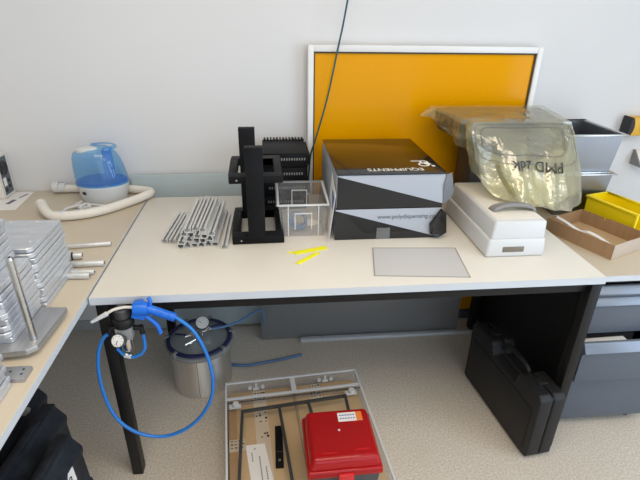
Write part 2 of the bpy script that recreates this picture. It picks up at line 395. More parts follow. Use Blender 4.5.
m.box(.03, .03 + t, ya, yb, .29, .43); m.box(W - .02 - t, W - .02, ya, yb, .29, .43); m.box(.03 + t, W - .02 - t, ya, yb, .29, .295); m.box(.03 + t, W - .02 - t, yb - t, yb, .295, .43)
m.build('drawer_box', 'black_plastic', g)
MB().box(.019, .028, -.03, .05, .33, .41).build('runner', 'black_steel', g)
MB().box(0, W, 0, .018, .04, .272).build('drawer', 'grey_metal', p, bevel=.003)
for x in (.05, W - .05):
    for y in (.05, .7):
        MB().cyl((x, y, 0), (x, y, .035), .018).build('foot', 'black_plastic', p)
# things lying in the open drawer
tag(MB().obox((1.755, .098, .4345), (.17, .03, .008), Rz(.03)).build('white_strip', 'paper', bevel=.001), 'white flat strip lying in the open drawer of the cabinet', 'strip')
tag(MB().box(1.70, 1.92, .150, .30, .2965, .42).build('storage_box', 'dark_grey', bevel=.004), 'dark box inside the open drawer of the cabinet', 'box')

# ------------------------------------------------------------------ left bench: humidifier and hose
h = thing('air_humidifier', 'white and clear blue air humidifier on the left bench', 'humidifier', (-.178, .795, T))
m = MB(); m.lathe([(.080, 0), (.088, .004), (.097, .035), (.104, .07), (.106, .082), (.104, .086)], sx=1, sy=.78)
m.build('base', 'white_plastic', h)
MB().lathe([(.1065, .0815), (.1075, .084), (.1075, .088), (.1055, .090)], sy=.78).build('seam_ring', 'tank_dark', h)
m = MB()
rings = []
for z, r, dx in ((.090, .105, 0), (.115, .1045, -.001), (.150, .101, -.005), (.180, .096, -.009), (.205, .089, -.014), (.222, .079, -.018), (.231, .064, -.020), (.235, .034, -.020), (.236, .002, -.020)):
    rings.append([(dx + r * math.cos(2 * PI * i / 44), r * .78 * math.sin(2 * PI * i / 44), z - .012 * max(0, -math.cos(2 * PI * i / 44)) * (r > .03) * (z > .17)) for i in range(44)])
m.rings(rings); m.build('tank', 'tank', h)
m = MB(); m.lathe([(.022, .092), (.022, .16), (.019, .222)], c=(.040, -.01, 0), n=24); m.build('water_column', 'tank_dark', h)
m = MB(); m.lathe([(.098, .091), (.098, .096), (.02, .099)], sy=.76); m.build('tank_floor', 'tank_dark', h)
m = MB(); m.lathe([(.040, .218), (.042, .224), (.039, .233), (.028, .238), (.012, .239)], c=(-.030, -.024, 0), n=28, sx=1.1, sy=.7); lab(m.build('cap', 'white_plastic', h), 'white nozzle cap')
m = MB(); rr = [[(.012 + a * math.cos(q), .0 + a * .9 * math.sin(q), z) for q in [PI * -.35 + PI * 1.1 * i / 16 for i in range(17)]] for a, z in ((.052, .240), (.066, .236), (.068, .230))]
m.rings(rr, closed=False, cap=False); m.build('cap_rim', 'tank_dark', h)
m = MB(); m.obox((-.058, -.0655, .055), (.016, .006, .012), Rz(-.5)); lab(m.build('switch', 'ink', h), 'small black switch')
c = [(-.085, -.045, .012), (-.10, -.08, .006), (-.06, -.115, .008), (-.015, -.118, .01), (.03, -.11, .006), (.06, -.118, .006), (.075, -.112, .008), (.06, -.104, .008), (.01, -.10, .014), (-.05, -.098, .018), (-.10, -.105, .012),
     (-.125, -.125, .008), (-.12, -.155, .006), (-.085, -.158, .006), (-.055, -.135, .010), (-.03, -.115, .022), (-.05, -.105, .024), (-.065, -.125, .014), (-.03, -.128, .014), (.02, -.122, .012)]
m = MB(); m.tube(c, .0052, 8, 6); m.obox((-.035, -.128, .016), (.03, .02, .014), Rz(.3)); m.build('power_cord', 'white_plastic', h)

hp = [(-.405, .896, .019), (-.30, .894, .019), (-.17, .886, .019), (-.08, .868, .019), (-.03, .855, .019), (.000, .838, .019), (.004, .812, .019), (-.012, .778, .019), (-.040, .736, .019), (-.080, .690, .019), (-.128, .638, .019), (-.19, .596, .019), (-.26, .578, .019), (-.315, .582, .020), (-.345, .606, .026), (-.372, .645, .032), (-.392, .676, .036)]
hs = thing('drain_hose', 'off white bent drain hose lying around the blue humidifier', 'hose', (0, 0, T + .0006))
m = MB(); m.tube(hp, .0182, 16, 8); m.build('hose_body', 'hose', hs)
MB().cyl((-.428, .8963, .0255), (-.403, .896, .0255), .025, n=28).build('end_cap', 'white_plastic', hs, bevel=.002)
MB().cyl((-.403, .896, .022), (-.375, .8957, .021), .0212, n=28).build('sleeve', 'white_plastic', hs)
for i, q in ((11, .45), (12, .3)):
    A, B = Vector(hp[i]), Vector(hp[i + 1]); cc = A.lerp(B, q); dd = (B - A).normalized() * .008
    MB().cyl(cc - dd, cc + dd, .0192, n=24).build('joint_ring', 'white_plastic', hs)
dd = (Vector(hp[-1]) - Vector(hp[-2])).normalized()
MB().cyl(Vector(hp[-1]) - dd * .012, Vector(hp[-1]) + dd * .001, .0192, n=24).build('hose_end', 'ivory', hs)

# papers + instrument at the far left
pp = thing('printed_paper', 'white printed paper lying under the cream instrument on the left bench', 'paper', (-.62, .80, T))
MB().hexa([(-.25, -.11, .0002), (.06, -.108, .0002), (.113, -.096, .0002), (.099, .112, .0002), (-.25, .11, .001), (-.25, -.11, .0016), (.06, -.108, .0016), (.113, -.096, .0016)] if 0 else
          [(-.25, -.11, .0003), (.113, -.100, .0003), (.099, .112, .0003), (-.25, .11, .0003), (-.25, -.11, .0013), (.113, -.100, .0013), (.099, .112, .0013), (-.25, .11, .0013)]).build('sheet', 'paper', pp)
m = MB()
m.obox((.055, -.01, .0016), (.018, .05, .0006), Rz(-.2)); m.build('printed_bar', 'grey_ink', pp)
m = MB(); m.obox((-.005, -.01, .0016), (.018, .02, .0006), Rz(-.2)); m.build('printed_square', 'grey_ink', pp)
m = MB(); m.obox((.075, .06, .0016), (.008, .05, .0006), Rz(-.3)); m.build('printed_line', 'grey_ink', pp)
u = thing('bench_instrument', 'cream boxy instrument with a dark fan plate at the left edge', 'instrument', (-.602, .865, T + .0014))
MB().box(-.17, 0, -.042, .05, 0, .185).build('housing', 'ivory', u, bevel=.006)
m = MB(); m.box(-.001, .003, -.040, .048, .004, .012); m.box(-.001, .003, -.040, .048, .173, .181); m.box(-.001, .003, -.040, -.032, .012, .173); m.box(-.001, .003, .04, .048, .012, .173)
m.build('rear_frame', 'white_plastic', u)
r_ = MB().box(-.001, .0015, -.032, .040, .012, .173).build('rear_plate', 'panel_grey', u)
m = MB()
for k in (.012, .021, .029): m.torus((.002, .004, .125), k, .0025, (1, 0, 0), 28, 6)
for q in range(4): m.cyl((.002, .004, .125), (.002, .004 + .03 * math.cos(q * PI / 2 + .78), .125 + .03 * math.sin(q * PI / 2 + .78)), .002, n=6)
m.build('fan_grille', 'ink', r_)
m = MB(); m.box(.001, .003, -.022, .0, .05, .085); m.build('type_label', 'paper', r_)
for ya_, za_ in ((.012, .06), (.012, .035), (-.02, .025)):
    MB().box(.001, .004, ya_, ya_ + .013, za_, za_ + .014).build('socket', 'ink', r_)

# ------------------------------------------------------------------ metal plates on the left bench
def plate_stack(n, x0, x1, y0, y1, z0, t, jit, where, group, rot=0.0, skip_top_holes=False):
    cx, cy = (x0 + x1) / 2, (y0 + y1) / 2
    for i in range(n):
        k = n - 1 - i
        a, b = (x1 - x0) / 2 - random.uniform(0, .008), (y1 - y0) / 2 - random.uniform(0, .008)
        o_ = thing('metal_plate', '%s aluminium plate %s' % (ORD[k], where), 'plate', (cx + random.uniform(-jit, jit), cy + random.uniform(-jit, jit), z0 + i * t), rot + random.uniform(-.02, .02), group)
        ch = .012 if i % 3 else .004
        poly = [(-a, -b), (a - ch, -b), (a, -b + ch), (a, b), (-a, b)]
        MB().prism(poly, 'z', 0, t - .0006 - random.uniform(0, .0014)).build('plate_body', 'alu', o_, bevel=.0018, seg=1)
        if k == 0:
            for hx, hy in ((-.75, -.8), (.2, -.86), (.75, -.55), (.82, .8), (-.7, .85), (.25, .85), (.45, .1)):
                m = MB(); m.cyl((a * hx, b * hy, t - .003), (a * hx, b * hy, t - .0001), .0032, n=12)
                lab(m.build('screw', 'white_plastic', o_), 'small bright screw head')
plate_stack(12, -.265, -.092, -.045, .166, T + .0004, .01525, .0035, 'of the tall stack beside the loose rods', 'plates of the tall stack')

# steel plate with a standing rod
st = thing('rod_stand', 'thick steel plate with an upright polished rod near the bench edge', 'stand', (-.14, -.16, T))
m = MB(); m.box(-.06, .085, -.07, .055, 0, .012); m.build('lower_plate', 'alu', st, bevel=.001, seg=1)
m = MB(); m.prism([(-.115, -.128), (.088, -.105), (.107, -.088), (.117, .075), (-.115, .085)], 'z', .0135, .0285); m.build('base_plate', 'alu_top', st, bevel=.0015)
m = MB(); m.cyl((.088, -.062, .0285), (.088, -.062, .247), .0088, n=24); m.cyl((.088, -.062, .247), (.088, -.062, .2535), .0088, .0065, n=24)
m.build('rod', 'steel', st)
m = MB(); m.cyl((.088, -.062, .2532), (.088, -.062, .254), .003, n=12); m.build('thread_hole', 'ink', st)
plate_stack(9, -.25, -.088, -.243, -.068, T + .0289, .0163, .003, 'of the stack resting directly on the rod plate', 'plates on the rod stand')
plate_stack(6, -.31, -.126, -.243, -.060, T + .0289 + 9 * .0163 + .0003, .0175, .002, 'of the set back pile on the rod plate stack', 'plates set back on the rod plate stack')
plate_stack(6, -.25, -.046, -.60, -.352, T + .0004, .0149, .0018, 'of the low stack at the front bench corner', 'plates of the low front stack')
bl = thing('metal_block', 'small thin metal block with two dark holes at the bench edge', 'block', (-.055, -.322, T + .0003))
MB().box(-.032, .028, -.022, .022, 0, .011).build('block_body', 'alu_top', bl, bevel=.001)
m = MB()
for q in ((-.012, .004), (.014, .01), (.016, -.006)): m.cyl((q[0], q[1], .0108), (q[0], q[1], .0116), .003, n=10)
m.build('hole', 'ink', bl)

# loose rods
def rod(p0, p1, r, label, ring=None, head=False, hole=True):
    p0, p1 = Vector((p0[0], p0[1], T + r + .0004)), Vector((p1[0], p1[1], T + r + .0004))
    o_ = thing('metal_rod', label, 'rod', p0, 0, 'loose rods on the left bench')
    d_ = p1 - p0
    MB().cyl((0, 0, 0), d_, r, n=24).build('shaft', 'alu_prof', o_, bevel=.0008)
    if ring:
        a_ = d_ * ring; MB().cyl(a_, a_ + d_.normalized() * .006, r * 1.03, n=24).build('ring', 'ink', o_)
    if head:
        n_ = d_.normalized(); MB().cyl(n_ * .03, n_ * .042, r * 1.05, n=6).build('collar', 'chrome', o_)
    if hole:
        n_ = d_.normalized(); MB().cyl(d_ - n_ * .0005, d_ + n_ * .0004, r * .45, n=14).build('end_hole', 'dark_grey', o_)
rod((-.25, .315), (-.03, .342), .0085, 'long slim metal rod lying furthest back on the left bench')
rod((-.18, .236), (-.096, .249), .0125, 'short thick metal rod with a black ring', ring=.62)
rod((-.17, .188), (-.010, .194), .0105, 'long metal rod with a collar beside the tall plate stack', head=True)
rod((-.12, .142), (-.024, .140), .0085, 'short metal rod second nearest to the viewer beside the plates')
rod((-.115, .117), (-.030, .114), .0105, 'short metal rod lying nearest to the viewer beside the plates')

# ------------------------------------------------------------------ black cases under the left bench
def floor_case(x, y, L, lab_, rz, latch=False, sticker=False, z=.402):
    o_ = thing('tool_case', lab_, 'case', (x, y, 0), rz, 'black cases under the left bench')
    pr = [(-.038, .0), (.040, .0), (.046, .12), (.046, .20), (.038, .215), (.034, z - .085), (.040, z - .065), (.040, z - .05), (.014, z - .014), (.014, z), (-.024, z), (-.034, z - .02), (-.038, .2)]
    MB().prism(pr, 'y', -L, 0).build('case_shell', 'navy_case', o_, bevel=.004)
    m = MB(); m.prism([(-.016, z - .012), (.006, z - .012), (.006, z + .010), (-.012, z + .010)], 'y', -L * .93, -L * .12); m.build('rib', 'navy_case', o_, bevel=.004)
    MB().prism([(-.03, .03), (.036, .03), (.036, .2), (-.03, .2)], 'y', 0, .012).build('end_panel', 'navy_case', o_, bevel=.004)
    if latch:
        m = MB(); m.cyl((.018, -.105, z - .035), (.036, -.105, z - .017), .010, n=16); m.cyl((.034, -.105, z - .019), (.042, -.105, z - .011), .007, n=12)
        lab(m.build('latch', 'mid_grey', o_), 'grey metal catch')
    if sticker:
        m = MB(); m.quad((.0408, -.125, .296), (.0408, -.068, .290), (.0408, -.072, .350), (.0408, -.100, .352)); s_ = m.build('sticker', 'paper', o_)
        lab(s_, 'white torn sticker')
        V = text_verts('8', .045, True)
        mapped('sticker_print', V, lambda v: Vector((.0412, -.108 + v.x, .302 + v.y)), 'ink', s_)
floor_case(-.276, .080, .60, 'black case under the bench leaning furthest left with a grey catch', -.08, latch=True)
floor_case(-.177, -.02, .60, 'black case in the middle of the three under the bench', -.08)
floor_case(-.088, -.145, .60, 'black case nearest the desk leg with a white torn sticker', -.08, sticker=True, z=.40)

# ------------------------------------------------------------------ aluminium profiles on the desk
def c_profile(L, w=.0225, hh=.017, t=.0026):
    pr = [(-w/2, 0), (w/2, 0), (w/2, hh), (w/2 - .0075, hh), (w/2 - .0075, hh - t), (w/2 - t, hh - t), (w/2 - t, t), (-w/2 + t, t), (-w/2 + t, hh - t), (-w/2 + .0075, hh - t), (-w/2 + .0075, hh), (-w/2, hh)]
    m = MB(); m.prism(pr, 'y', 0, L)
    return m.build('aluminium_profile', 'alu_prof', smooth=False)
proto = c_profile(.305); proto2 = c_profile(.255)
used = [False, False]
def profile(x, y, z, rz, label, short=False, flip=False, ry=0):
    src = proto2 if short else proto
    k = 1 if short else 0
    o_ = src if not used[k] else src.copy()
    if used[k]: COL.objects.link(o_)
    used[k] = True
    o_.location = (x, y, z + (.017 if flip else 0)); o_.rotation_euler = (0, (PI if flip else 0) + ry, rz)
    tag(o_, label, 'profile', 'aluminium profiles on the desk')
HEAP = 'grey aluminium channel profile in the heap on the desk'
layers = ((0, [.214 + .0236 * i for i in range(6)]), (1, [.220 + .0236 * i for i in range(5)]), (2, [.226 + .0238 * i for i in range(5)]), (3, [.240 + .026 * i for i in range(3)]))
for L, xs in layers:
    for x in xs:
        profile(x, .296 + random.uniform(-.012, .016) + L * .006, T + .0005 + L * .0174, -.045 + random.uniform(-.010, .010), HEAP, flip=random.random() < .4)
profile(.152, .345, T + .0005, -.085, 'short aluminium profile lying apart furthest left of the heap', short=True)
profile(.180, .340, T + .0005, -.075, 'short aluminium profile lying between the loose one and the heap', short=True)
profile(.366, .285, T + .0005, -.02, 'aluminium profile lying apart on the right of the heap by the stand')

# ------------------------------------------------------------------ black stand and finned modules
sd = thing('metal_stand', 'black metal stand of two flat frames and two upright beams', 'stand', (.481, .46, T), .02)
def flat_frame(z, t, fx=.092, fy=.142):
    m = MB(); b_ = .028
    m.box(-fx, fx, -fy, -fy + .045, z, z + t); m.box(-fx, fx, fy - .045, fy, z, z + t)
    m.box(-fx, -fx + b_, -fy + .045, fy - .045, z, z + t); m.box(fx - b_, fx, -fy + .045, fy - .045, z, z + t)
    m.box(-.02, .02, -fy + .045, fy - .045, z, z + t)
    return m
flat_frame(.0005, .030).build('base_frame', 'black_anod', sd, bevel=.003)
flat_frame(.222, .026, .092, .128).build('upper_frame', 'black_anod', sd, bevel=.003)
MB().box(-.034, .026, -.152, -.116, .0305, .352).build('column', 'black_anod', sd, bevel=.002)
MB().box(-.060, .000, .085, .115, .0305, .362).build('column', 'black_anod', sd, bevel=.002)
m = MB()
for x, z in ((-.06, .015), (-.065, .235)): m.cyl((x, -.1435 if z < .1 else -.1295, z), (x, -.139 if z < .1 else -.126, z), .003, n=10)
lab(m.build('screw', 'steel', sd), 'small bright screw')

def fin_module(z, label, i):
    o_ = thing('finned_module', label, 'module', (.590 + (.0, .004, -.003, .005)[i], .745, z), (.0, .02, -.015, .01)[i], 'stacked black finned modules')
    MB().box(-.093, .088, -.108, .115, 0, .0595).build('module_body', 'black_anod', o_, bevel=.003)
    m = MB()
    for k in range(18):
        x = -.088 + k * .0102
        m.box(x, x + .0045, .115, .128, .004, .0598)
    m.build('fin_row', 'black_anod', o_)
    if i == 3:
        m = MB()
        for k in range(13): m.box(-.086 + k * .0136, -.079 + k * .0136, .085, .128, .0595, .0665)
        m.build('top_fin_row', 'black_anod', o_)
    m = MB()
    for k in range(9):
        y = -.1 + k * .024
        m.box(.088, .098, y, y + .012, .008, .05)
    m.build('side_fin_row', 'black_anod', o_)
    m = MB()
    for k in range(15):
        x = -.07 + k * .0102
        m.box(x, x + .005, -.1092, -.107, .030, .040)  # solid pale slots, light passing through the vent holes put into their colour
    lab(m.build('vent_row', 'mid_grey', o_), 'row of vent slots coloured pale as light showing through')
for i in range(4):
    fin_module(T + .0005 + i * .0602, ('lowest', 'second lowest', 'third lowest', 'topmost')[i] + ' black finned module in the pile behind the stand', i)

# ------------------------------------------------------------------ clear bin with coil and spool
b = thing('clear_bin', 'small clear plastic bin beside the black stand', 'bin', (.6475, .49, T))
def shell(m, a, z0, c, z1, t):
    """four thin tapering walls; a, c are half sizes at the bottom and the top"""
    ax, ay = a; cx, cy = c
    m.hexa([(-ax, -ay, z0), (ax, -ay, z0), (ax, -ay + t, z0), (-ax, -ay + t, z0), (-cx, -cy, z1), (cx, -cy, z1), (cx, -cy + t, z1), (-cx, -cy + t, z1)])
    m.hexa([(-ax, ay - t, z0), (ax, ay - t, z0), (ax, ay, z0), (-ax, ay, z0), (-cx, cy - t, z1), (cx, cy - t, z1), (cx, cy, z1), (-cx, cy, z1)])
    m.hexa([(-ax, -ay + t, z0), (-ax + t, -ay + t, z0), (-ax + t, ay - t, z0), (-ax, ay - t, z0), (-cx, -cy + t, z1), (-cx + t, -cy + t, z1), (-cx + t, cy - t, z1), (-cx, cy - t, z1)])
    m.hexa([(ax - t, -ay + t, z0), (ax, -ay + t, z0), (ax, ay - t, z0), (ax - t, ay - t, z0), (cx - t, -cy + t, z1), (cx, -cy + t, z1), (cx, cy - t, z1), (cx - t, cy - t, z1)])
    return m
m = MB(); shell(m, (.076, .118), .0025, (.090, .128), .128, .0018); m.box(-.076, .076, -.118, .118, .0005, .0025)
m.build('bin_walls', 'clear_bin', b, smooth=False)
m = MB(); a_, b_ = .0955, .1345
m.box(-a_, a_, -b_, -b_ + .009, .125, .131); m.box(-a_, a_, b_ - .009, b_, .125, .131); m.box(-a_, -a_ + .009, -b_ + .009, b_ - .009, .125, .131); m.box(a_ - .009, a_, -b_ + .009, b_ - .009, .125, .131)
m.build('rim', 'acrylic_edge', b, bevel=.003)
for yy, s_ in ((-.124, -1), (.121, 1)):
    m = MB()
    for x0, x1, z0, z1 in ((-.032, .032, .092, .0955), (-.032, -.0285, .03, .092), (.0285, .032, .03, .092)): m.box(x0, x1, yy + s_ * (-.002) - s_ * (.095 - z0) * .05, yy + s_ * .003 - s_ * (.095 - z0) * .05, z0, z1)
    m.build('handle_outline', 'acrylic_edge', b)
m = MB()
for sx in (-1, 1):
    for x in (.055,):
        m.hexa([(sx * x - .002, -.121, .003), (sx * x + .002, -.121, .003), (sx * x + .002, -.117, .003), (sx * x - .002, -.117, .003), (sx * x - .002, -.131, .126), (sx * x + .002, -.131, .126), (sx * x + .002, -.127, .126), (sx * x - .002, -.127, .126)])
m.build('rib', 'acrylic_edge', b)
m = MB(); m.torus((0, 0, .036), .030, .006, (.15, -.75, .66), 36, 10); m.torus((.002, .006, .037), .027, .005, (.15, -.75, .66), 36, 8)
tag(m.build('tube_coil', 'blue_tube', loc=(.632, .43, T + .003)), 'coil of bluish tube inside the small clear bin', 'coil')
m = MB(); m.lathe([(.026, 0), (.028, .003), (.024, .008), (.010, .012)], n=28, sx=1.15); tag(m.build('spool_lid', 'ivory', loc=(.682, .48, T + .003)), 'pale round cap lying inside the small clear bin', 'cap')

# yellow strips, translucent sheet
def ystrip(p0, p1, w, label, nm='yellow_strip'):
    p0, p1 = Vector((p0[0], p0[1], T + .0003)), Vector((p1[0], p1[1], T + .0003)); dd = p1 - p0
    m = MB(); m.box(0, dd.length, -w / 2, w / 2, 0, .0025)
    m.box(dd.length * .1, dd.length * .92, -w * .1, w * .1, .0025, .0035)
    o_ = m.build(nm, 'neon', loc=p0, rz=math.atan2(dd.y, dd.x), bevel=.0006, seg=1)
    tag(o_, label, 'strip', 'yellow strips on the desk')
ystrip((.607, .236), (.722, .272), .024, 'wide yellow strip lying rear of the two on the desk')
ystrip((.612, .160), (.690, .234), .016, 'narrow yellow strip lying slanted in front of the wide one')
ystrip((.585, .243), (.604, .240), .009, 'tiny pale yellow snippet left of the wide yellow strip', 'yellow_snippet')
ts = thing('plastic_sheet', 'grey translucent plastic sheet lying flat near the front desk edge', 'sheet', (1.0, .14, T))
q = [(-.116, .119), (.182, .098), (.157, -.110), (-.149, -.078)]
m = MB(); m.prism(q, 'z', .0003, .0012); m.build('sheet_body', 'sheet', ts, smooth=False)
m = MB()
for i in range(4):
    A, B = Vector(q[i] + (.0012,)), Vector(q[(i + 1) % 4] + (.0012,)); n_ = Vector((-(B - A).y, (B - A).x, 0)).normalized() * -.004
    m.hexa([A, B, B + n_, A + n_, A + Vector((0, 0, .0004)), B + Vector((0, 0, .0004)), B + n_ + Vector((0, 0, .0004)), A + n_ + Vector((0, 0, .0004))])
m.build('sheet_rim', 'sheet_edge', ts, smooth=False)

# ------------------------------------------------------------------ printed carton
k = thing('product_carton', 'black and white product carton standing in the middle of the desk', 'carton', (.762, .335, T))
CW, CD, ZS, ZT = .388, .48, .120, .250
m = MB(); m.box(0, .004, 0.004, CD, .0005, ZT - .004); m.build('side_panel', 'carton_white', k)
MB().box(CW - .004, CW, 0.004, CD, .0005, ZT - .004).build('side_panel', 'carton_black', k)
MB().box(.004, CW - .004, CD - .004, CD, .0005, ZT - .004).build('rear_panel', 'carton_black', k)
MB().box(.004, CW - .004, .004, CD - .004, .0005, .004).build('bottom_panel', 'carton_black', k)
lid = MB().box(-.001, CW + .001, -.004, CD + .001, ZT - .004, ZT).build('lid', 'carton_black', k, bevel=.001)
def front(name, z0, z1, dx0, dx1, y0, yb, xs, za):
    """front panel split by its printed diagonal; xs = where the diagonal meets the right edge height za"""
    m = MB()
    V = lambda x, z: m.bm.verts.new((x, y0 + (yb - y0) * (z1 - z) / (z1 - z0), z))
    m.face([V(dx0, z0), V(dx1, z0), V(dx1, z0 + za), V(dx0, z1 - .004)], 0)
    m.face([V(dx0, z1 - .004), V(dx1, z0 + za), V(dx1, z1), V(dx0, z1)], 1)
    m.box(dx0, dx1, max(y0, yb) + .0006, .004, z0, z1, 0)
    return m.build(name, ['carton_black', 'carton_white'], k, smooth=False, double=False)
up = front('front_panel', ZS + .003, ZT - .006, .002, CW - .002, .000, -.002, CW, .012)
lo = front('tuck_flap', .001, ZS - .002, -.003, CW - .002, -.002, -.006, CW, .002)
MB().box(0, CW, .001, .004, ZS - .002, ZS + .003).build('seam', 'carton_black', k)
# ears that stand out at the right corner
m = MB()
e0 = [(CW, .0, ZT - .008), (CW - .006, -.006, ZT - .045), (CW, .0, ZS + .008), (CW + .05, .05, ZS + .02), (CW + .056, .055, ZS + .04), (CW + .03, .03, ZT - .01)]
vs = [m.bm.verts.new(q_) for q_ in e0]; vt = [m.bm.verts.new(Vector(q_) + Vector((.002, -.002, 0))) for q_ in e0]
m.face(vs); m.face(vt[::-1])
for i in range(6): m.face((vs[i], vs[(i + 1) % 6], vt[(i + 1) % 6], vt[i]))
lab(m.build('ear_flap', 'carton_grey', k, smooth=False), 'grey ear flap folded out')
m = MB()
e0 = [(CW - .006, -.006, ZS - .004), (CW - .044, -.012, ZS * .5), (CW - .038, -.012, .020), (CW - .012, -.012, .008), (CW + .022, -.002, .022), (CW + .012, -.002, ZS - .02)]
vs = [m.bm.verts.new(q_) for q_ in e0]; vt = [m.bm.verts.new(Vector(q_) + Vector((.003, -.012, 0))) for q_ in e0]
m.face(vs); m.face(vt[::-1])
for i in range(6): m.face((vs[i], vs[(i + 1) % 6], vt[(i + 1) % 6], vt[i]))
lab(m.build('ear_flap', 'carton_black', k, smooth=False), 'black ear flap folded out')
VF = text_verts('www.polydispensing.com', .0225)
mx_ = max(v.x for v in VF[0]); sc_ = .232 / mx_
mapped('lettering', VF, lambda v: Vector((.150 + v.x * sc_, -.0026 - .004 * (.118 - .083 - v.y) / .117, .080 + v.y * 1.05)), 'ink', lo)
m = MB(); m.box(.150, .200, -.0085, -.0068, .001, .046); m.build('clear_tape', 'clear_tape', lo)
VF = text_verts('EQUIPMENTS', .046, True)
mx_ = max(v.x for v in VF[0]); sc_ = .205 / mx_
mapped('lettering', VF, lambda v: Vector((.318 - v.x * sc_, .055 - v.y * .9, ZT + .0006)), 'print_white', lid)
m = MB(); L0 = Vector((.337, .105, ZT + .0004))      # swirl mark behind the lettering
m.torus(L0 + Vector((-.002, -.008, 0)), .018, .0045, (0, 0, 1), 24, 4); m.torus(L0 + Vector((.006, .022, 0)), .014, .0045, (0, 0, 1), 24, 4)
m.obox(L0 + Vector((-.016, .036, 0)), (.048, .008, .001), Rz(.0)); m.obox(L0 + Vector((.028, -.026, 0)), (.012, .016, .001)); m.obox(L0 + Vector((.012, .004, 0)), (.022, .03, .001), Rz(.5))
m.bm.verts.ensure_lookup_table()
for v in m.bm.verts: v.co.z = ZT + .0004 + (v.co.z - ZT) * .1
m.build('logo_mark', 'print_white', lid)
# sheet leaning on the carton
cd = thing('leaning_card', 'white card with blue print leaning on the left side of the carton', 'card', (.7535, .33, T))
f0 = [(-.0200, -.022, .0006), (.0030, -.008, .180), (.0030, .10, .224), (-.0105, .14, .0006)]
m = MB(); m.hexa([f0[0], Vector(f0[0]) + Vector((.0014, 0, 0)), Vector(f0[3]) + Vector((.0014, 0, 0)), f0[3], f0[1], Vector(f0[1]) + Vector((.0014, 0, 0)), Vector(f0[2]) + Vector((.0014, 0, 0)), f0[2]])
m.build('card_sheet', 'paper', cd, smooth=False)
def onc(u, v):
    a_, b_2 = Vector(f0[0]).lerp(Vector(f0[3]), u), Vector(f0[1]).lerp(Vector(f0[2]), u); return a_.lerp(b_2, v) + Vector((-.0006, 0, 0))
m = MB(); m.quad(onc(.15, .62), onc(.55, .66), onc(.55, .88), onc(.15, .86)); m.build('blue_print', 'blue_ink', cd)

# ------------------------------------------------------------------ white instrument base
wd = thing('white_device', 'white stepped plastic device with a small window at the desk front', 'device', (1.355, .155, T))
m = MB(); m.taper((-.098, .114, 0, .42), (-.092, .112, .004, .42), 0.0005, .068); m.build('lower_housing', 'white_plastic', wd, bevel=.010, seg=3)
m = MB(); m.taper((-.086, .108, .007, .42), (-.076, .106, .012, .415), .064, .130); m.build('upper_housing', 'white_plastic', wd, bevel=.008, seg=3)
m = MB(); m.taper((-.066, .097, .03, .39), (-.066, .097, .03, .39), .129, .1312); m.build('top_tray', 'ivory', wd, bevel=.001)
m = MB(); m.box(-.040, .036, -.0005, .006, .020, .040); lab(m.build('display_window', 'taupe', wd, bevel=.002), 'taupe display window')
m = MB(); n_ = 24
def arc(rx, y, rz): return [(.028 + rx * math.cos(PI * i / n_), y, .131 + rz * math.sin(PI * i / n_)) for i in range(n_ + 1)]
m.rings([arc(.084, .125, .026), arc(.080, .095, .030), arc(.070, .088, .022), arc(.064, .098, .014)], closed=False, cap=False)
lab(m.build('arched_guard', 'mid_grey', wd, smooth=True), 'grey arched guard')

# ------------------------------------------------------------------ bagged instrument and its bag
mc = thing('bagged_machine', 'grey instrument with a flat boxy head wrapped in a clear bag', 'instrument', (1.485, .58, T))
MB().box(-.17, .16, .0, .24, .0005, .030).build('foot_plate', 'black_plastic', mc, bevel=.004)
MB().box(-.11, .11, .07, .235, .030, .29).build('column', 'machine', mc, bevel=.006)
HZ0, HZ1 = .290, .385
HF = (-.192, .180, -.085); HB = (-.245, .245, .245)        # front and rear edge of the head: x0, x1, y
m = MB(); m.hexa([(HF[0] + .015, HF[2] + .01, HZ0), (HF[1] - .015, HF[2] + .01, HZ0), (HB[1] - .03, HB[2], HZ0), (HB[0] + .03, HB[2], HZ0), (HF[0], HF[2], HZ1), (HF[1], HF[2], HZ1), (HB[1], HB[2], HZ1), (HB[0], HB[2], HZ1)])
hd = m.build('head', 'machine', mc, bevel=.012, seg=3)
MB().box(-.155, .145, -.089, -.078, .315, .368).build('front_panel', 'dark_grey', hd, bevel=.003)
m = MB(); m.box(-.03, .03, -.092, -.089, .35, .362); m.build('grip', 'ink', hd)

bag = thing('polythene_bag', 'yellowish clear polythene bag draped over the grey instrument', 'bag', (1.485, .58, T))
g_ = .006
def edge_pt(s):
    """walk the rim of the bag: 0..1 left side from the rear, 1..2 front, 2..3 right side to the rear"""
    A, B, C, D = Vector((HB[0] - g_, HB[2], HZ1 + g_)), Vector((HF[0] - g_, HF[2] - g_, HZ1 + g_)), Vector((HF[1] + g_, HF[2] - g_, HZ1 + g_)), Vector((HB[1] + g_, HB[2], HZ1 + g_))
    if s < 1: return A.lerp(B, s)
    if s < 2: return B.lerp(C, s - 1)
    return C.lerp(D, s - 2)
def hang(s):
    pts = ((0, .05), (.45, .085), (.85, .12), (1.0, .19), (1.06, .250), (1.15, .256), (1.45, .256), (1.62, .272), (1.85, .280), (2.0, .280), (2.12, .24), (2.4, .17), (3, .10))
    for (a, x), (b2, y) in zip(pts, pts[1:]):
        if a <= s <= b2: return x + (y - x) * (s - a) / (b2 - a)
def outw(s):
    if s < .9: return Vector((-1, -.1, 0))
    if s < 1.1: return Vector((-1, -.1, 0)).lerp(Vector((0, -1, 0)), (s - .9) / .2)
    if s < 1.9: return Vector((0, -1, 0))
    if s < 2.1: return Vector((0, -1, 0)).lerp(Vector((1, -.1, 0)), (s - 1.9) / .2)
    return Vector((1, -.1, 0))
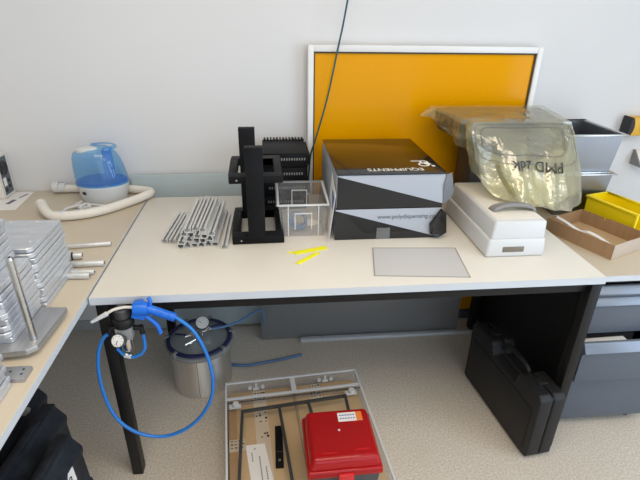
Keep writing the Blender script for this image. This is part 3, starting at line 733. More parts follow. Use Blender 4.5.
def bag_pt(s, t, off=0.0):
    p_ = edge_pt(s); h_ = hang(s); o_ = outw(s).normalized()
    fold = .006 * math.sin(s * 19 + 1.3 * math.sin(s * 7) + t * 2) + .003 * math.sin(s * 47 + t * 5)
    fold += .016 * noise.noise(Vector((s * 5, t * 3, 1.7)))
    fr = max(0, 1 - abs(s - 1.5) / .62)
    fr = min(1, fr * 2.2)
    push = .012 * min(1, t * 6) + fold * min(1, t * 1.6) + fr * .205 * t ** 1.15
    inw = -.05 * t if s < .9 else 0                   # slack side tucks in below the head
    q_ = p_ + o_ * (push + inw * .25 + off) + Vector((0, 0, -h_ * t + .004 * min(t * 5, 1)))
    if 1 <= s <= 2:                                   # the left front edge swings to the right as it falls, the right one flares out
        q_.x += .085 * t ** 1.3 * max(0, 1 - (s - 1) * 1.5) + .008 * t * max(0, (s - 1.55) * 2)
    elif s < 1: q_.x += .085 * t ** 1.3 * max(0, (s - .8) / .2)
    else: q_.x += .008 * t * max(0, .9 - (s - 2))
    return q_
m = MB(); NS, NT = 120, 26
grid = [[m.bm.verts.new(bag_pt(3 * i / NS, j / NT)) for i in range(NS + 1)] for j in range(NT + 1)]
for j in range(NT):
    for i in range(NS): m.face((grid[j][i], grid[j][i + 1], grid[j + 1][i + 1], grid[j + 1][i]))
NU, NV = 40, 30        # the top of the bag
A, B, C, D = edge_pt(0), edge_pt(1), edge_pt(1.99999), edge_pt(3)
tp = []
for j in range(NV + 1):
    row = []
    for i in range(NU + 1):
        u_, v_ = i / NU, j / NV
        q_ = B.lerp(C, u_).lerp(A.lerp(D, u_), v_)
        e_ = min(1, 8 * min(u_, 1 - u_, v_, 1 - v_))
        q_.z += e_ * (.004 + .006 * noise.noise(Vector((u_ * 7, v_ * 5, 4))))
        row.append(m.bm.verts.new(q_))
    tp.append(row)
for j in range(NV):
    for i in range(NU): m.face((tp[j][i], tp[j][i + 1], tp[j + 1][i + 1], tp[j + 1][i]))
bb = m.build('bag_film', 'bag', bag)
# further layers where the bag is folded over on itself at the lower front
for s0, s1, t0, dd in ((1.04, 1.66, .66, .007), (1.02, 1.93, .45, -.012), (1.02, 1.50, .74, .014), (1.05, 1.90, .60, -.022)):
    m = MB(); rows = []
    for j in range(13):
        rows.append([bag_pt(s0 + (s1 - s0) * i / 40, min(.985, t0 + .10 * math.sin(i * .16 + dd * 90) + (.97 - t0) * j / 12), dd + .003 * math.sin(i * .5 + j * .5)) for i in range(41)])
    vs = [[m.bm.verts.new(q_) for q_ in r] for r in rows]
    for j in range(12):
        for i in range(40): m.face((vs[j][i], vs[j][i + 1], vs[j + 1][i + 1], vs[j + 1][i]))
    m.build('fold', 'bag', bag, double=False)
# bag corner sticking out at the rear left
m = MB(); A0 = edge_pt(0)
m.rings([[A0 + Vector((.0, -.0, .0)), A0 + Vector((.0, -.07, -.002)), A0 + Vector((.0, -.06, -.05)), A0 + Vector((.0, -.01, -.05))], [A0 + Vector((-.03, -.02, -.014)), A0 + Vector((-.03, -.055, -.02)), A0 + Vector((-.03, -.05, -.034)), A0 + Vector((-.03, -.02, -.03))], [A0 + Vector((-.055, -.035, -.032)), A0 + Vector((-.055, -.05, -.035)), A0 + Vector((-.055, -.048, -.038)), A0 + Vector((-.055, -.036, -.036))]], cap=False)
m.build('bag_corner', 'bag', bag)
def bag_front(x, z):
    """lettering plane of the bag front: x 0..1 across, z 0..1 down"""
    return bag_pt(1 + x, z, .005)
VF = text_verts('PMD 2dk', 1.0, False, .15); mx_ = max(v.x for v in VF[0])
mapped('lettering', VF, lambda v: bag_front(.84 - .58 * v.x / mx_, .47 + .17 * v.y), 'ink', bag)
def ribbon(pts, r=.0009):
    return MB().tube(pts, r, 5, 1)
def round_outline(x0, x1, t0, t1, c=.06):
    P_ = []
    def arc(cx, ct, a0):
        for i in range(7):
            a_ = a0 + PI / 2 * i / 6; P_.append((cx + c * math.cos(a_), ct + c * 1.4 * math.sin(a_)))
    arc(x1 - c, t1 - c * 1.4, 0); arc(x0 + c, t1 - c * 1.4, PI / 2); arc(x0 + c, t0 + c * 1.4, PI); arc(x1 - c, t0 + c * 1.4, 3 * PI / 2)
    out = []
    for i in range(len(P_)):
        a_, b_2 = P_[i], P_[(i + 1) % len(P_)]
        n2 = max(1, int(abs(a_[0] - b_2[0]) / .03))
        for q in range(n2): out.append(bag_front(a_[0] + (b_2[0] - a_[0]) * q / n2, a_[1] + (b_2[1] - a_[1]) * q / n2))
    return out
for box_ in ((.06, .90, .06, .40), (.02, .97, .02, .51)):
    m = MB(); m.tube(round_outline(*box_), .0010, 5, 1, True); m.build('printed_outline', 'grey_ink', bag)

# ------------------------------------------------------------------ steel pans
def pan(z, h_, label, rz=0):
    o_ = thing('steel_pan', label, 'pan', (1.888, .765, z), rz, 'stacked steel pans')
    a, b2 = .1325, .16
    m = MB(); shell(m, (.105, .133), .001, (.118, .146), h_ - .006, .0015); m.box(-.105, .105, -.133, .133, 0, .001)
    m.build('pan_walls', 'pan_steel', o_, smooth=False)
    m = MB(); i_, j_ = .117, .145
    m.box(-a, a, -b2, -j_, h_ - .006, h_); m.box(-a, a, j_, b2, h_ - .006, h_); m.box(-a, -i_, -j_, j_, h_ - .006, h_); m.box(i_, a, -j_, j_, h_ - .006, h_)
    m.build('rim', 'steel', o_, bevel=.002)
    return o_
lp = pan(TB + .0005, .196, 'lower steel pan reflecting yellow under another pan on the tan worktop')
MB().box(-.118, .118, -.146, .146, .1962, .2012).build('lid', 'steel', lp, bevel=.001)
pan(TB + .2024, .163, 'upper open steel pan on the stack beside the bagged machine')

# ------------------------------------------------------------------ cardboard tray with papers, yellow bin
ang = math.atan2(-.264, .110) + PI / 2
tr = thing('cardboard_tray', 'open brown cardboard tray at the right desk corner', 'tray', (1.658, .469, TB), ang)
L, Wd, H_ = .286, .221, .06          # local -y runs along the long side, local x across
m = MB(); m.box(0, Wd, -L, 0, .0005, .003); m.build('tray_floor', 'cardboard_lt', tr)
lab(MB().box(0, .003, -L, 0, .003, H_).build('long_wall', 'cardboard', tr), 'brown long wall facing the desk')
m = MB(); m.box(Wd - .003, Wd, -L, -.11, .003, H_); m.box(Wd - .003, Wd, -.10, 0, .003, H_ - .001); m.box(Wd - .003, Wd, -.11, -.10, .003, H_ - .012); m.build('long_wall', 'cardboard', tr)
MB().box(.003, Wd - .003, -.003, 0, .003, H_).build('short_wall', 'cardboard', tr)
lab(MB().box(.003, Wd - .003, -L, -L + .003, .003, H_).build('short_wall', 'cardboard_pale', tr), 'pale mottled short wall')
def in_tray(x, y, z): return Vector((1.658, .469, TB)) + Rz(ang) @ Vector((x, y, z))
m = MB(); path = [(-.03, .012, .062), (-.022, -.03, .052), (-.008, -.065, .036), (.0, -.085, .030), (.008, -.11, .036), (.022, -.15, .026), (.040, -.20, .004)]
P_ = spline(path, 6); r1 = [p_ + Vector((-.009, -.004, 0)) for p_ in P_]; r2 = [p_ + Vector((.009, .004, .002)) for p_ in P_]
vs = [m.bm.verts.new(q_) for q_ in r1]; vt = [m.bm.verts.new(q_) for q_ in r2]
for i in range(len(P_) - 1): m.face((vs[i], vs[i + 1], vt[i + 1], vt[i]))
bmesh.ops.solidify(m.bm, geom=m.bm.faces[:], thickness=.0006)
tag(m.build('paper_strip', 'paper', loc=in_tray(.060, -.03, .004), rz=ang), 'curled white paper strip lying in the cardboard tray', 'paper')
m = MB(); m.obox((0, 0, .006), (.04, .12, .009), Rz(.15)); 
tag(m.build('card_offcut', 'cardboard_lt', loc=in_tray(.115, -.10, .0036), rz=ang, bevel=.001), 'flat light brown card piece in the cardboard tray', 'card')
m = MB(); m.obox((0, 0, .0025), (.075, .10, .004), Rz(-.3)); 
tag(m.build('card_offcut', 'ivory', loc=in_tray(.085, -.195, .0036), rz=ang), 'pale flat card near the front end of the cardboard tray', 'card')

yb = thing('yellow_bin', 'yellow open fronted storage bin behind the cardboard tray', 'bin', (1.985, .484, TB), .30)
yb.scale = (1, .8, 1.35)
t = .004
m = MB(); m.box(-.058, .058, -.13, .145, .0005, .004); m.build('bin_floor', 'yellow', yb)
pr = [(-.155, .004), (.148, .004), (.152, .078), (-.130, .078), (-.137, .035), (-.158, .028)]
for x0, x1 in ((-.062, -.058), (.058, .062)): MB().prism(pr, 'x', x0, x1).build('side_wall', 'yellow', yb)
MB().box(-.058, .058, .145, .149, .004, .078).build('rear_wall', 'yellow', yb)
MB().box(-.058, .058, -.155, -.151, .004, .030).build('front_lip', 'yellow', yb)
m = MB(); m.box(-.069, -.055, -.132, .158, .078, .084); m.box(.055, .069, -.132, .158, .078, .084); m.box(-.055, .055, .144, .158, .078, .084)
m.build('rim', 'yellow', yb, bevel=.002)
MB().box(-.066, -.054, -.140, -.128, .004, .084).build('corner_post', 'yellow', yb, bevel=.002)
MB().box(.054, .066, -.140, -.128, .004, .084).build('corner_post', 'yellow', yb, bevel=.002)

# ------------------------------------------------------------------ wall fittings
wb = thing('wall_switch', 'orange yellow switch box with a dull red button on the wall', 'switch', (2.272, .929, 1.052))
MB().box(-.036, .075, -.06, 0, -.042, .042).build('housing', 'orange_yellow', wb, bevel=.006)
pr = [(-.056, -.044), (-.042, -.042), (-.032, -.02), (-.029, .0), (-.032, .02), (-.040, .042), (-.050, .046), (-.054, .02)]
m = MB(); m.prism(pr, 'y', -.066, 0); lab(m.build('end_cap', 'ink', wb, bevel=.004), 'black curved end cap')
m = MB(); m.cyl((.03, -.06, -.004), (.03, -.076, -.004), .017, n=24); m.cyl((.03, -.076, -.004), (.03, -.084, -.004), .023, .020, n=24); lab(m.build('button', 'brown_red', wb), 'dull red push button')
wk = thing('wall_bracket', 'small pale wedge shaped wall bracket below the yellow switch', 'bracket', (2.350, .929, .893))
for x in (-.026, .050):
    MB().prism([(0, .036), (-.012, .036), (-.075, -.030), (-.075, -.036), (0, -.036)], 'x', x, x + .006).build('cheek', 'mid_grey', wk)
m = MB(); m.prism([(-.002, .034), (-.012, .034), (-.073, -.028), (-.073, -.034), (-.002, -.034)], 'x', -.020, .05); m.build('bracket_body', 'ivory', wk)

cb = [(1.02, .862, ZC), (.935, .86, 2.1), (.856, .858, 1.563), (.822, .858, 1.38), (.782, .858, 1.181), (.735, .858, 1.01), (.715, .858, .943), (.706, .85, .86), (.70, .84, .776)]
tag(MB().tube(cb, .0038, 8, 6).build('hanging_cable', 'teal_cable'), 'dark teal cable hanging down in front of the amber pane', 'cable')

# ------------------------------------------------------------------ under the desk: vacuum chamber
pt = thing('vacuum_pot', 'round stainless steel vacuum pot with a clear lid under the desk', 'pot', (.203, .505, 0))
m = MB(); m.lathe([(.122, .0005), (.126, .004), (.127, .03), (.128, .215), (.128, .226)], n=64); m.lathe([(.1225, .226), (.1225, .02), (.002, .018)], n=64, cap=False)
m.build('pot_wall', 'pot_steel', pt)
MB().box(-.0015, .0015, -.1285, -.1275, .01, .215).build('weld_seam', 'mid_grey', pt)
m = MB(); m.lathe([(.1225, .226), (.137, .226), (.139, .230), (.137, .2405), (.1225, .2405), (.1225, .226)], n=64, cap=False); lab(m.build('gasket_ring', 'navy', pt), 'navy rubber ring')
m = MB(); m.lathe([(.1285, .206), (.144, .210), (.147, .216), (.147, .230), (.1395, .232), (.1395, .2255), (.1285, .2255)], n=64, cap=False); lab(m.build('rim_flange', 'mid_grey', pt), 'grey rim flange')
m = MB(); m.lathe([(.122, .228), (.122, .236), (.002, .236), (.002, .228)], n=64, cap=False)
pl = m.build('lid', 'lid_clear', pt)
for a_ in (.2, 1.35, 2.1, 3.1, 4.05, 5.6):
    cdir = Vector((math.cos(a_), math.sin(a_), 0)); R_ = Rz(a_)
    m = MB(); m.obox(cdir * .146 + Vector((0, 0, .226)), (.010, .018, .030), R_); m.obox(cdir * .140 + Vector((0, 0, .2425)), (.022, .014, .006), R_)
    m.build('clamp', 'mid_grey', pt, bevel=.002)
gd = Vector((.12, -.62, .78)).normalized(); gc = Vector((.018, .01, .300))
m = MB(); m.cyl(gc - gd * .012, gc + gd * .010, .031, n=32); gg = m.build('gauge', 'steel', pt, bevel=.002)
m = MB(); m.torus(gc + gd * .010, .029, .0025, gd, 32, 8); m.build('bezel', 'dark_grey', gg)
m = MB(); m.cyl(gc + gd * .0102, gc + gd * .0112, .027, n=32); lab(m.build('dial', 'dial', gg), 'pale gauge dial')
up_ = Vector((0, .78, .62)).normalized(); ri_ = gd.cross(up_) * -1
m = MB()
for q in range(9):
    a_ = -2.2 + q * .55; v1 = up_ * math.cos(a_) + ri_ * math.sin(a_)
    m.cyl(gc + gd * .0116 + v1 * .019, gc + gd * .0116 + v1 * .024, .0007, n=5)
m.cyl(gc + gd * .012 - ri_ * .005, gc + gd * .012 + (up_ * .4 - ri_ * .9).normalized() * .018, .0009, n=5)
m.build('needle', 'ink', gg)
m = MB(); m.cyl((.01, .0, .236), gc - gd * .012, .007, n=16); m.cyl((-.055, -.03, .262), (.05, .018, .262), .006, n=14); m.cyl((.005, -.005, .236), (.005, -.005, .272), .011, n=6)
m.cyl((-.035, -.021, .262), (-.02, -.014, .262), .011, n=6); m.cyl((.028, .008, .262), (.042, .015, .262), .011, n=6)
m.build('pipe_fitting', 'chrome', pt)
for a_, b_2, c_2 in (((-.05, -.028, .268), (-.095, -.018, .274), 0), ((.052, .02, .268), (.098, .040, .276), 1)):
    A, B = Vector(a_), Vector(b_2); mid = (A + B) / 2
    m = MB(); m.obox(mid, ((B - A).length, .010, .004), Rz(math.atan2((B - A).y, (B - A).x))); lab(m.build('valve_handle', 'navy', pt, bevel=.001), 'blue valve lever')
m = MB(); m.cyl((-.03, -.055, .236), (-.03, -.055, .250), .010, n=6); m.cyl((-.05, -.07, .250), (-.01, -.04, .254), .007, n=12); m.build('vent_valve', 'chrome', pt)
m = MB(); m.tube([(.05, .018, .262), (.075, .024, .262), (.11, .03, .264), (.17, .055, .268), (.235, .13, .262), (.27, .20, .22), (.28, .23, .12)], .0058, 12, 6); lab(m.build('outlet_tube', 'blue_tube', pt), 'blue outlet tube')
ft = [(.27, .715, .0075), (.255, .66, .0075), (.27, .615, .0075), (.325, .584, .0075), (.39, .572, .0075), (.456, .582, .0075), (.55, .60, .0075), (.66, .628, .0075)]
tag(MB().tube(ft, .007, 12, 8).build('floor_tube', 'blue_tube'), 'loose blue tube lying on the floor behind the steel pot', 'tube')

# ------------------------------------------------------------------ regulator and air gun
rg = thing('air_regulator', 'black compressed air regulator with a gauge hanging below the desk corner', 'regulator', (.090, -.014, .653))
m = MB(); m.cyl((0, 0, .095), (0, 0, .090), .012, n=16); m.lathe([(.019, .055), (.021, .06), (.021, .086), (.018, .090)], n=28); m.build('adjusting_knob', 'dark_grey', rg)
m = MB(); m.lathe([(.026, .028), (.030, .034), (.030, .052), (.026, .058)], n=28); m.build('bonnet', 'black_plastic', rg)
m = MB(); m.box(-.024, .024, -.022, .022, -.012, .03); m.build('valve_body', 'mid_grey', rg, bevel=.004)
m = MB(); m.box(-.019, .019, .018, .0355, .04, .095); m.build('mount', 'black_steel', rg)
gd2 = Vector((-.15, -.85, .5)).normalized(); gc2 = Vector((-.013, -.03, -.004))
m = MB(); m.cyl(gc2 - gd2 * .010, gc2 + gd2 * .008, .021, n=28); gq = m.build('gauge', 'dark_grey', rg, bevel=.0015)
m = MB(); m.cyl(gc2 + gd2 * .0082, gc2 + gd2 * .009, .018, n=28); m.build('dial', 'dial', gq)
m = MB(); ax1 = gd2.orthogonal().normalized(); ax2 = gd2.cross(ax1)
m.cyl(gc2 + gd2 * .0098, gc2 + gd2 * .0098 + (ax1 + ax2 * .5).normalized() * .013, .001, n=5)
for q in range(8):
    v1 = ax1 * math.cos(q * .7) + ax2 * math.sin(q * .7); m.cyl(gc2 + gd2 * .0094 + v1 * .013, gc2 + gd2 * .0094 + v1 * .016, .0007, n=5)
m.build('needle', 'ink', gq)
m = MB(); m.lathe([(.010, -.062), (.014, -.058), (.017, -.045), (.017, -.012)], n=24); m.build('filter_bowl', 'chrome', rg)
m = MB(); m.cyl((-.024, 0, .018), (-.042, 0, .018), .008, n=14); m.cyl((-.040, 0, .022), (-.046, -.006, .002), .0075, n=14); m.build('elbow', 'black_plastic', rg)
m = MB(); m.cyl((.024, 0, .018), (.046, 0, .018), .008, n=14); m.cyl((.046, 0, .024), (.048, 0, -.004), .0075, n=14); m.build('elbow', 'black_plastic', rg)
m = MB(); m.tube([(.048, 0, 0), (.049, 0, -.03), (.046, -.002, -.062), (.028, -.004, -.082), (.0, -.004, -.088), (-.018, -.004, -.078), (-.034, .0, -.055)], .0052, 10, 6); lab(m.build('supply_loop', 'blue_hose', rg), 'short blue hose loop')
m = MB(); m.cyl((.004, -.004, -.0875), (-.016, -.004, -.080), .009, n=8); m.build('hose_nut', 'chrome', rg)

ag = thing('air_gun', 'blue air blow gun hooked on the front desk edge with its hose', 'air gun', (.137, -.026, .742))
m = MB()
m.tube([(-.006, -.003, .006), (.012, -.003, .006), (.032, -.003, .003)], .0205, 16, 4)
m.tube([(.018, 0, .006), (.045, -.001, -.004), (.075, -.002, -.018), (.105, -.003, -.031)], .0130, 14, 5)
m.obox((.006, 0, -.010), (.036, .026, .030), Matrix.Rotation(.3, 3, 'Y'))
m.build('gun_body', 'blue_gun', ag)
m = MB(); m.tube([(.038, 0, .006), (.040, .004, .026), (.034, .010, .032)], .006, 10, 4); m.obox((.008, .0, .024), (.026, .02, .010), Matrix.Rotation(-.15, 3, 'Y')); m.build('hook', 'blue_gun', ag, bevel=.002)
m = MB(); m.tube([(.022, -.004, -.018), (.036, -.004, -.034), (.050, -.004, -.052), (.056, -.004, -.072), (.057, -.004, -.084)], .0066, 10, 5); m.build('trigger', 'blue_gun', ag)
m = MB(); m.tube([(-.004, 0, .008), (-.035, -.001, .010), (-.065, -.003, .004), (-.085, -.005, -.008)], .0042, 10, 6); lab(m.build('nozzle_pipe', 'ivory', ag), 'pale bent nozzle pipe')
m = MB(); m.cyl((-.083, -.005, -.0065), (-.128, -.010, -.030), .0075, .0045, n=14); lab(m.build('nozzle_tip', 'white_plastic', ag), 'grey white rubber tip')
m = MB()
for i in range(9):
    q = i / 8; m.torus((.055 + .05 * q, -.0015 - .0015 * q, -.0085 - .0225 * q), .0131, .0012, (.9, 0, -.43), 18, 6)
m.build('grip_rib', 'blue_gun', ag)
HL = [(.105, -.003, -.031), (.114, -.004, -.036), (.150, -.006, -.075), (.176, -.008, -.135), (.192, -.010, -.205), (.196, -.012, -.270), (.184, -.012, -.345), (.148, -.012, -.415), (.095, -.012, -.468), (.03, -.012, -.496), (-.035, -.012, -.488), (-.09, -.010, -.452), (-.126, -.008, -.392), (-.143, -.006, -.30), (-.143, -.004, -.215), (-.132, .0, -.145), (-.112, .003, -.100), (-.095, .005, -.085)]
m = MB(); m.tube(HL, .0056, 12, 6); m.build('air_hose', 'blue_hose', ag)

# ------------------------------------------------------------------ acrylic crate on the floor and what lies in it
ca = math.atan2(.044, .551)
OC = Vector((.320, .330, 0)); RC = Rz(ca)
def cr(x, y, z): return OC + RC @ Vector((x, y, z))      # local: x along the rear wall, -y towards the viewer
ck = thing('acrylic_crate', 'wide clear acrylic crate standing on the floor before the desk', 'crate', OC, ca)
CX, CY, CZ, t = .556, -.60, .118, .005
MB().box(0, CX, CY, 0, .0005, .005).build('crate_floor', 'acrylic', ck)
wl = MB().box(0, CX, -t, 0, .005, CZ).build('rear_wall', 'acrylic', ck)
MB().box(0, t, CY, -t, .005, CZ).build('side_wall', 'acrylic', ck)
MB().box(CX - t, CX, CY, -t, .005, CZ).build('side_wall', 'acrylic', ck)
MB().box(t, CX - t, CY, CY + t, .005, CZ).build('front_wall', 'acrylic', ck)
MB().box(t, CX - t, -.092, -.087, .082, CZ).build('partition', 'acrylic', ck)
MB().box(CX * .5 - .0025, CX * .5 + .0025, CY + t, -t, .082, CZ).build('divider', 'acrylic', ck)
e_ = .005
m = MB(); m.box(-.001, CX + .001, -t - .001, .001, CZ, CZ + .006); m.box(-.001, t + .001, CY, -t - .001, CZ, CZ + .006); m.box(CX - t - .001, CX + .001, CY, -t - .001, CZ, CZ + .006); m.box(t + .001, CX - t - .001, CY, CY + t, CZ, CZ + .006)
m.build('rim', 'acrylic_edge', ck)
m = MB(); m.box(t + .001, CX - t - .001, -.094, -.084, CZ - .003, CZ + .004); m.build('partition_rim', 'acrylic_edge', ck)
m = MB(); m.box(t, CX - t, -.100, -.098, CZ - .012, CZ - .008); m.build('glue_line', 'rod_grey', ck)
m = MB(); m.box(CX * .5 - .010, CX * .5 + .010, -.084, -t - .001, CZ - .002, CZ + .002); m.build('bridge_strip', 'acrylic_edge', ck)
m = MB()
for x in (.10, .152, .395, .447): m.cyl((x, -t - .0005, .092), (x, -t - .008, .092), .0085, n=18)
lab(m.build('screw', 'white_plastic', ck), 'white screw heads')
m = MB()
for x in (.126, .421): m.box(x - .004, x + .004, -t - .008, -t - .001, .088, .112); m.box(x - .013, x + .013, -t - .010, -t - .001, .082, .090)
lab(m.build('catch', 'white_plastic', ck), 'small white catches')
for x in (.040, CX - .045):
    m = MB(); m.cyl((x, -.118, .108), (x, -.118, .122), .012, n=20); m.box(x - .026, x + .02, -.128, -.108, .102, .108)
    lab(m.build('corner_knob', 'white_plastic', ck), 'white corner knob')

# cardboard carton lying inside the crate
kb = thing('flat_carton', 'flat brown cardboard carton with printed tape inside the acrylic crate', 'carton', cr(.010, -.014, .0055), ca)
KX, KY, KZ = .535, -.57, .072
MB().box(0, KX, KY, 0, 0, KZ).build('carton_body', 'cardboard_lt', kb, bevel=.002)
MB().box(.0, .030, KY + .01, -.09, KZ + .0003, KZ + .0016).build('side_flap', 'cardboard', kb)
MB().box(.265, .2665, KY + .004, -.004, KZ - .001, KZ + .0006).build('flap_gap', 'ink', kb)
tp_ = MB().box(.100, .152, KY + .002, -.004, KZ + .0003, KZ + .0009).build('tape_strip', 'tape', kb)
m = MB(); rnd = random.Random(3)
for y in (-.02, -.035, -.05, -.115, -.13, -.145, -.16, -.175, -.235, -.25):
    for x in (.105, .118, .130, .140):
        if rnd.random() < .62: m.box(x, x + rnd.uniform(.004, .010), y, y + rnd.uniform(.004, .010), KZ + .0009, KZ + .0012)
m.build('tape_print', 'ink', tp_)
tp2 = MB().box(.0, .060, -.30, -.245, KZ + .0017, KZ + .0023).build('tape_strip', 'tape', kb)
m = MB()
for y in (-.255, -.27, -.285):
    for x in (.006, .02, .034, .046):
        if rnd.random() < .75: m.box(x, x + rnd.uniform(.004, .009), y, y + rnd.uniform(.003, .006), KZ + .0023, KZ + .0026)
m.build('tape_print', 'ink', tp2)
tp3 = MB().box(.335, .385, -.09, -.004, KZ + .0003, KZ + .0009).build('tape_strip', 'tape', kb)
m = MB()
for y in (-.015, -.028, -.04, -.052, -.064, -.076):
    for x in (.338, .350, .362, .374):
        if rnd.random() < .85: m.box(x, x + rnd.uniform(.005, .010), y, y + rnd.uniform(.004, .008), KZ + .0009, KZ + .0012)
m.build('tape_print', 'ink', tp3)
ZK = .0055 + KZ
nt_ = thing('paper_note', 'white printed sheet lying on the cardboard in the acrylic crate', 'paper', (.462, -.055, ZK + .0006))
m = MB(); m.prism([(-.050, .100), (.020, .104), (.060, -.10), (-.018, -.10)], 'z', .0, .0016); m.build('sheet', 'paper', nt_)
m = MB()
def words(x, y, n, L_, gap, dx):
    for i in range(n):
        yy = y - i * (L_ + gap); m.obox((x + dx * i, yy, .0019), (.004, L_, .0005), Rz(.12))
words(-.026, .062, 5, .005, .003, .0010); words(.002, .045, 15, .0065, .0025, .0011); words(.026, .0, 6, .006, .003, .0011); m.obox((-.016, .082, .0019), (.009, .003, .0005), Rz(.8))
m.build('print', 'grey_ink', nt_)
bbk = thing('black_bar', 'short black flat bar with a bright screw in the acrylic crate', 'bar', (.535, .035, ZK + .0006), .0)
MB().box(-.014, .014, -.098, .085, 0, .010).build('bar_body', 'black_anod', bbk, bevel=.001)
MB().box(-.0142, .0142, -.036, -.034, .004, .0104).build('joint', 'dark_grey', bbk)
m = MB(); m.cyl((0, -.072, .010), (0, -.072, .0125), .0055, n=16); lab(m.build('screw', 'chrome', bbk), 'bright screw head')

# dark wire frame lying across the crate
zf = CZ + .0065
rf = thing('wire_frame', 'dark grey square bar frame lying across the acrylic crate', 'frame', (0, 0, zf))
def bar(a, b2, nm='bar'):
    A, B = Vector(a + (.006,)), Vector(b2 + (.006,)); dd = B - A
    MB().obox((A + B) / 2, (dd.length, .011, .011), Rz(math.atan2(dd.y, dd.x))).build(nm, 'rod_grey', rf, bevel=.001)
bar((.392, .160), (.812, .211)); bar((.398, .155), (.402, -.30)); bar((.540, .170), (.590, -.30)); bar((.806, .205), (.815, -.30)); bar((.655, .185), (.665, .12), 'stub')

# red box standing on the frame
rb = thing('red_case', 'red translucent lidded case with an orange and white label on the crate', 'case', (.735, -.118, zf + .0125), .02)
m = MB(); m.taper((-.105, .105, -.105, .100), (-.112, .112, -.112, .106), 0, .105); m.build('case_base', 'dark_grey', rb, bevel=.008, seg=3)
m = MB(); m.taper((-.119, .119, -.118, .112), (-.117, .117, -.116, .110), .096, .122); m.build('lid_rim', 'red_clear', rb, bevel=.006, seg=3)
m = MB(); m.taper((-.114, .114, -.113, .107), (-.101, .101, -.100, .097), .122, .160); rl = m.build('lid', 'red_clear', rb, bevel=.012, seg=4)
m = MB(); m.box(-.104, .104, -.102, .098, .100, .112); m.build('case_insert', 'red', rb, bevel=.004)
m = MB(); m.box(-.024, .024, -.128, -.117, .078, .116); m.build('latch', 'red', rb, bevel=.003)
lb = MB().box(.0, .082, .042, .080, .1602, .1608).build('label_sticker', 'paper', rb)
m = MB(); m.box(.062, .082, .042, .080, .1608, .1611); m.build('orange_field', 'orange', lb)
m = MB()
for y in (.068, .054):
    for i in range(6): m.box(.006 + i * .009, .006 + i * .009 + .006, y - .002, y + .0025, .1608, .1611)
m.build('label_print', 'blue_ink', lb)
m = MB(); m.cyl((-.004, .008, .1600), (-.004, .008, .1612), .004, n=14); lab(m.build('centre_pip', 'white_plastic', rb), 'small pale pip')
m = MB(); m.box(-.07, -.025, -.080, -.076, .1600, .1612); m.box(.035, .08, -.074, -.070, .1600, .1612); m.build('lid_mark', 'red', rb)

# ------------------------------------------------------------------ black suitcase
sc = thing('hard_case', 'black hard shell carrying case standing on the floor at the right desk leg', 'case', (1.459, -.048, 0), math.radians(6.75))
Lc, Hc, tk = .480, .308, .0505
pr = [(.012, .010), (Lc - .012, .010), (Lc, .022), (Lc, Hc - .02), (Lc - .02, Hc), (.335, Hc), (.320, Hc - .012), (.308, Hc - .052), (.155, Hc - .052), (.143, Hc - .012), (.128, Hc), (.018, Hc), (0, Hc - .018), (0, .022)]
MB().prism(pr, 'x', 0, tk).build('shell_half', 'case_plastic', sc, bevel=.006, seg=3)
MB().prism(pr, 'x', tk + .006, 2 * tk + .004).build('shell_half', 'case_plastic', sc, bevel=.006, seg=3)
pi_ = [(a + (.006 if a < Lc / 2 else -.006) * (a in (0, Lc)), min(b2, Hc - .004) if b2 > Hc - .01 else b2 + (.003 if b2 < .03 else 0)) for a, b2 in pr]
MB().prism([(.006, .016), (Lc - .006, .016), (Lc - .006, Hc - .012), (.325, Hc - .012), (.312, Hc - .056), (.151, Hc - .056), (.138, Hc - .012), (.006, Hc - .012)], 'x', tk - .001, tk + .007).build('seam', 'ink', sc)
m = MB(); hx = tk + .003
m.tube([(hx, .148, Hc - .03), (hx, .158, Hc - .006), (hx, .185, Hc + .004), (hx, .231, Hc + .006), (hx, .278, Hc + .004), (hx, .305, Hc - .006), (hx, .316, Hc - .03)], .0095, 12, 5); m.build('handle', 'case_plastic', sc)
for y in (.085, .385):
    m = MB(); m.box(tk - .014, tk + .022, y - .019, y + .019, Hc - .012, Hc + .005); la = m.build('latch', 'black_plastic', sc, bevel=.003)
    m = MB(); m.cyl((tk + .012, y - .012, Hc + .0045), (tk + .012, y - .012, Hc + .0065), .003, n=10); lab(m.build('rivet', 'chrome', la), 'bright rivet')
for y in (.045, .40):
    m = MB(); m.box(tk - .006, tk + .022, y - .03, y + .012, 0, .012); m.build('foot', 'black_plastic', sc, bevel=.002)
m = MB(); m.prism([(.03, .04), (Lc - .03, .04), (Lc - .03, Hc - .075), (.03, Hc - .075)], 'x', -.0025, .001); m.build('raised_panel', 'case_plastic', sc, bevel=.002)

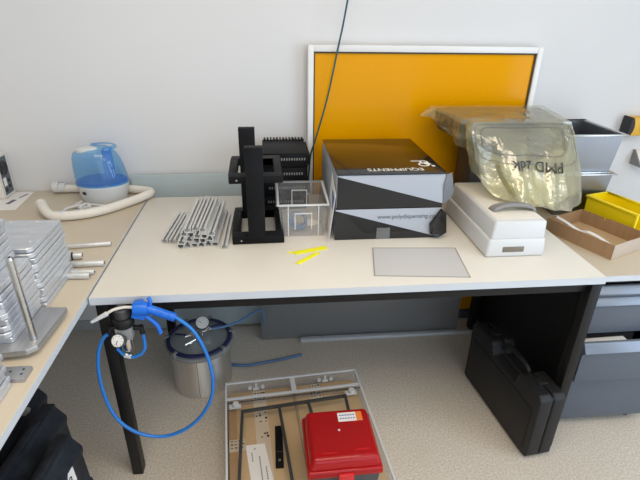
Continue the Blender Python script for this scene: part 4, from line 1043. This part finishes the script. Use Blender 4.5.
# ------------------------------------------------------------------ camera
cam = bpy.data.cameras.new('camera'); co = bpy.data.objects.new('camera', cam); COL.objects.link(co)
yaw, pitch, roll = .1093, .4530, .0179
fw = Vector((math.sin(yaw) * math.cos(pitch), math.cos(yaw) * math.cos(pitch), -math.sin(pitch)))
r0 = fw.cross(Vector((0, 0, 1))).normalized(); u0 = r0.cross(fw)
r2 = r0 * math.cos(roll) + u0 * math.sin(roll); u2 = -r0 * math.sin(roll) + u0 * math.cos(roll)
R3 = Matrix((r2, u2, -fw)).transposed()
co.matrix_world = Matrix.Translation((.5342, -1.2306, 1.5381)) @ R3.to_4x4()
cam.sensor_width = 36; cam.lens = 479.33 / 640 * 36; cam.clip_start = .02
scn.camera = co

# ------------------------------------------------------------------ light
def area(name, loc, direction, sx, sy, power, col):
    l = bpy.data.lights.new(name, 'AREA'); l.shape = 'RECTANGLE'; l.size = sx; l.size_y = sy; l.energy = power; l.color = col
    o_ = bpy.data.objects.new(name, l); COL.objects.link(o_); o_.location = loc
    o_.rotation_euler = Vector(direction).to_track_quat('-Z', 'Z').to_euler()
    return o_
area('daylight_right_window', (X1 - .02, -1.8, 1.4), (-1, 0, 0), 2.5, 2.0, 68, (.70, .85, 1.0))
area('daylight_rear_window', (1.35, Y0 + .02, 1.38), (0, 1, 0), 2.4, 2.1, 23, (.55, .77, 1.0))
area('ceiling_lamp', (.6, -.9, ZC - .03), (0, 0, -1), 1.6, 1.2, 36, (1.0, .84, .64))
area('ceiling_lamp', (2.2, -1.9, ZC - .03), (0, 0, -1), 1.6, 1.2, 18, (1.0, .84, .64))
wd_ = bpy.data.worlds.new('daylight'); scn.world = wd_; wd_.use_nodes = True
nt = wd_.node_tree; bg = nt.nodes['Background']; bg.inputs[0].default_value = (.72, .84, 1, 1); bg.inputs[1].default_value = 1.2
scn.view_settings.view_transform = 'Standard'; scn.view_settings.look = 'None'; scn.view_settings.gamma = 1
scn.view_settings.exposure = -0.35
scn.cycles.use_denoising = True
scn.cycles.transparent_max_bounces = 24
scn.cycles.max_bounces = 10
scn.cycles.sample_clamp_indirect = 6
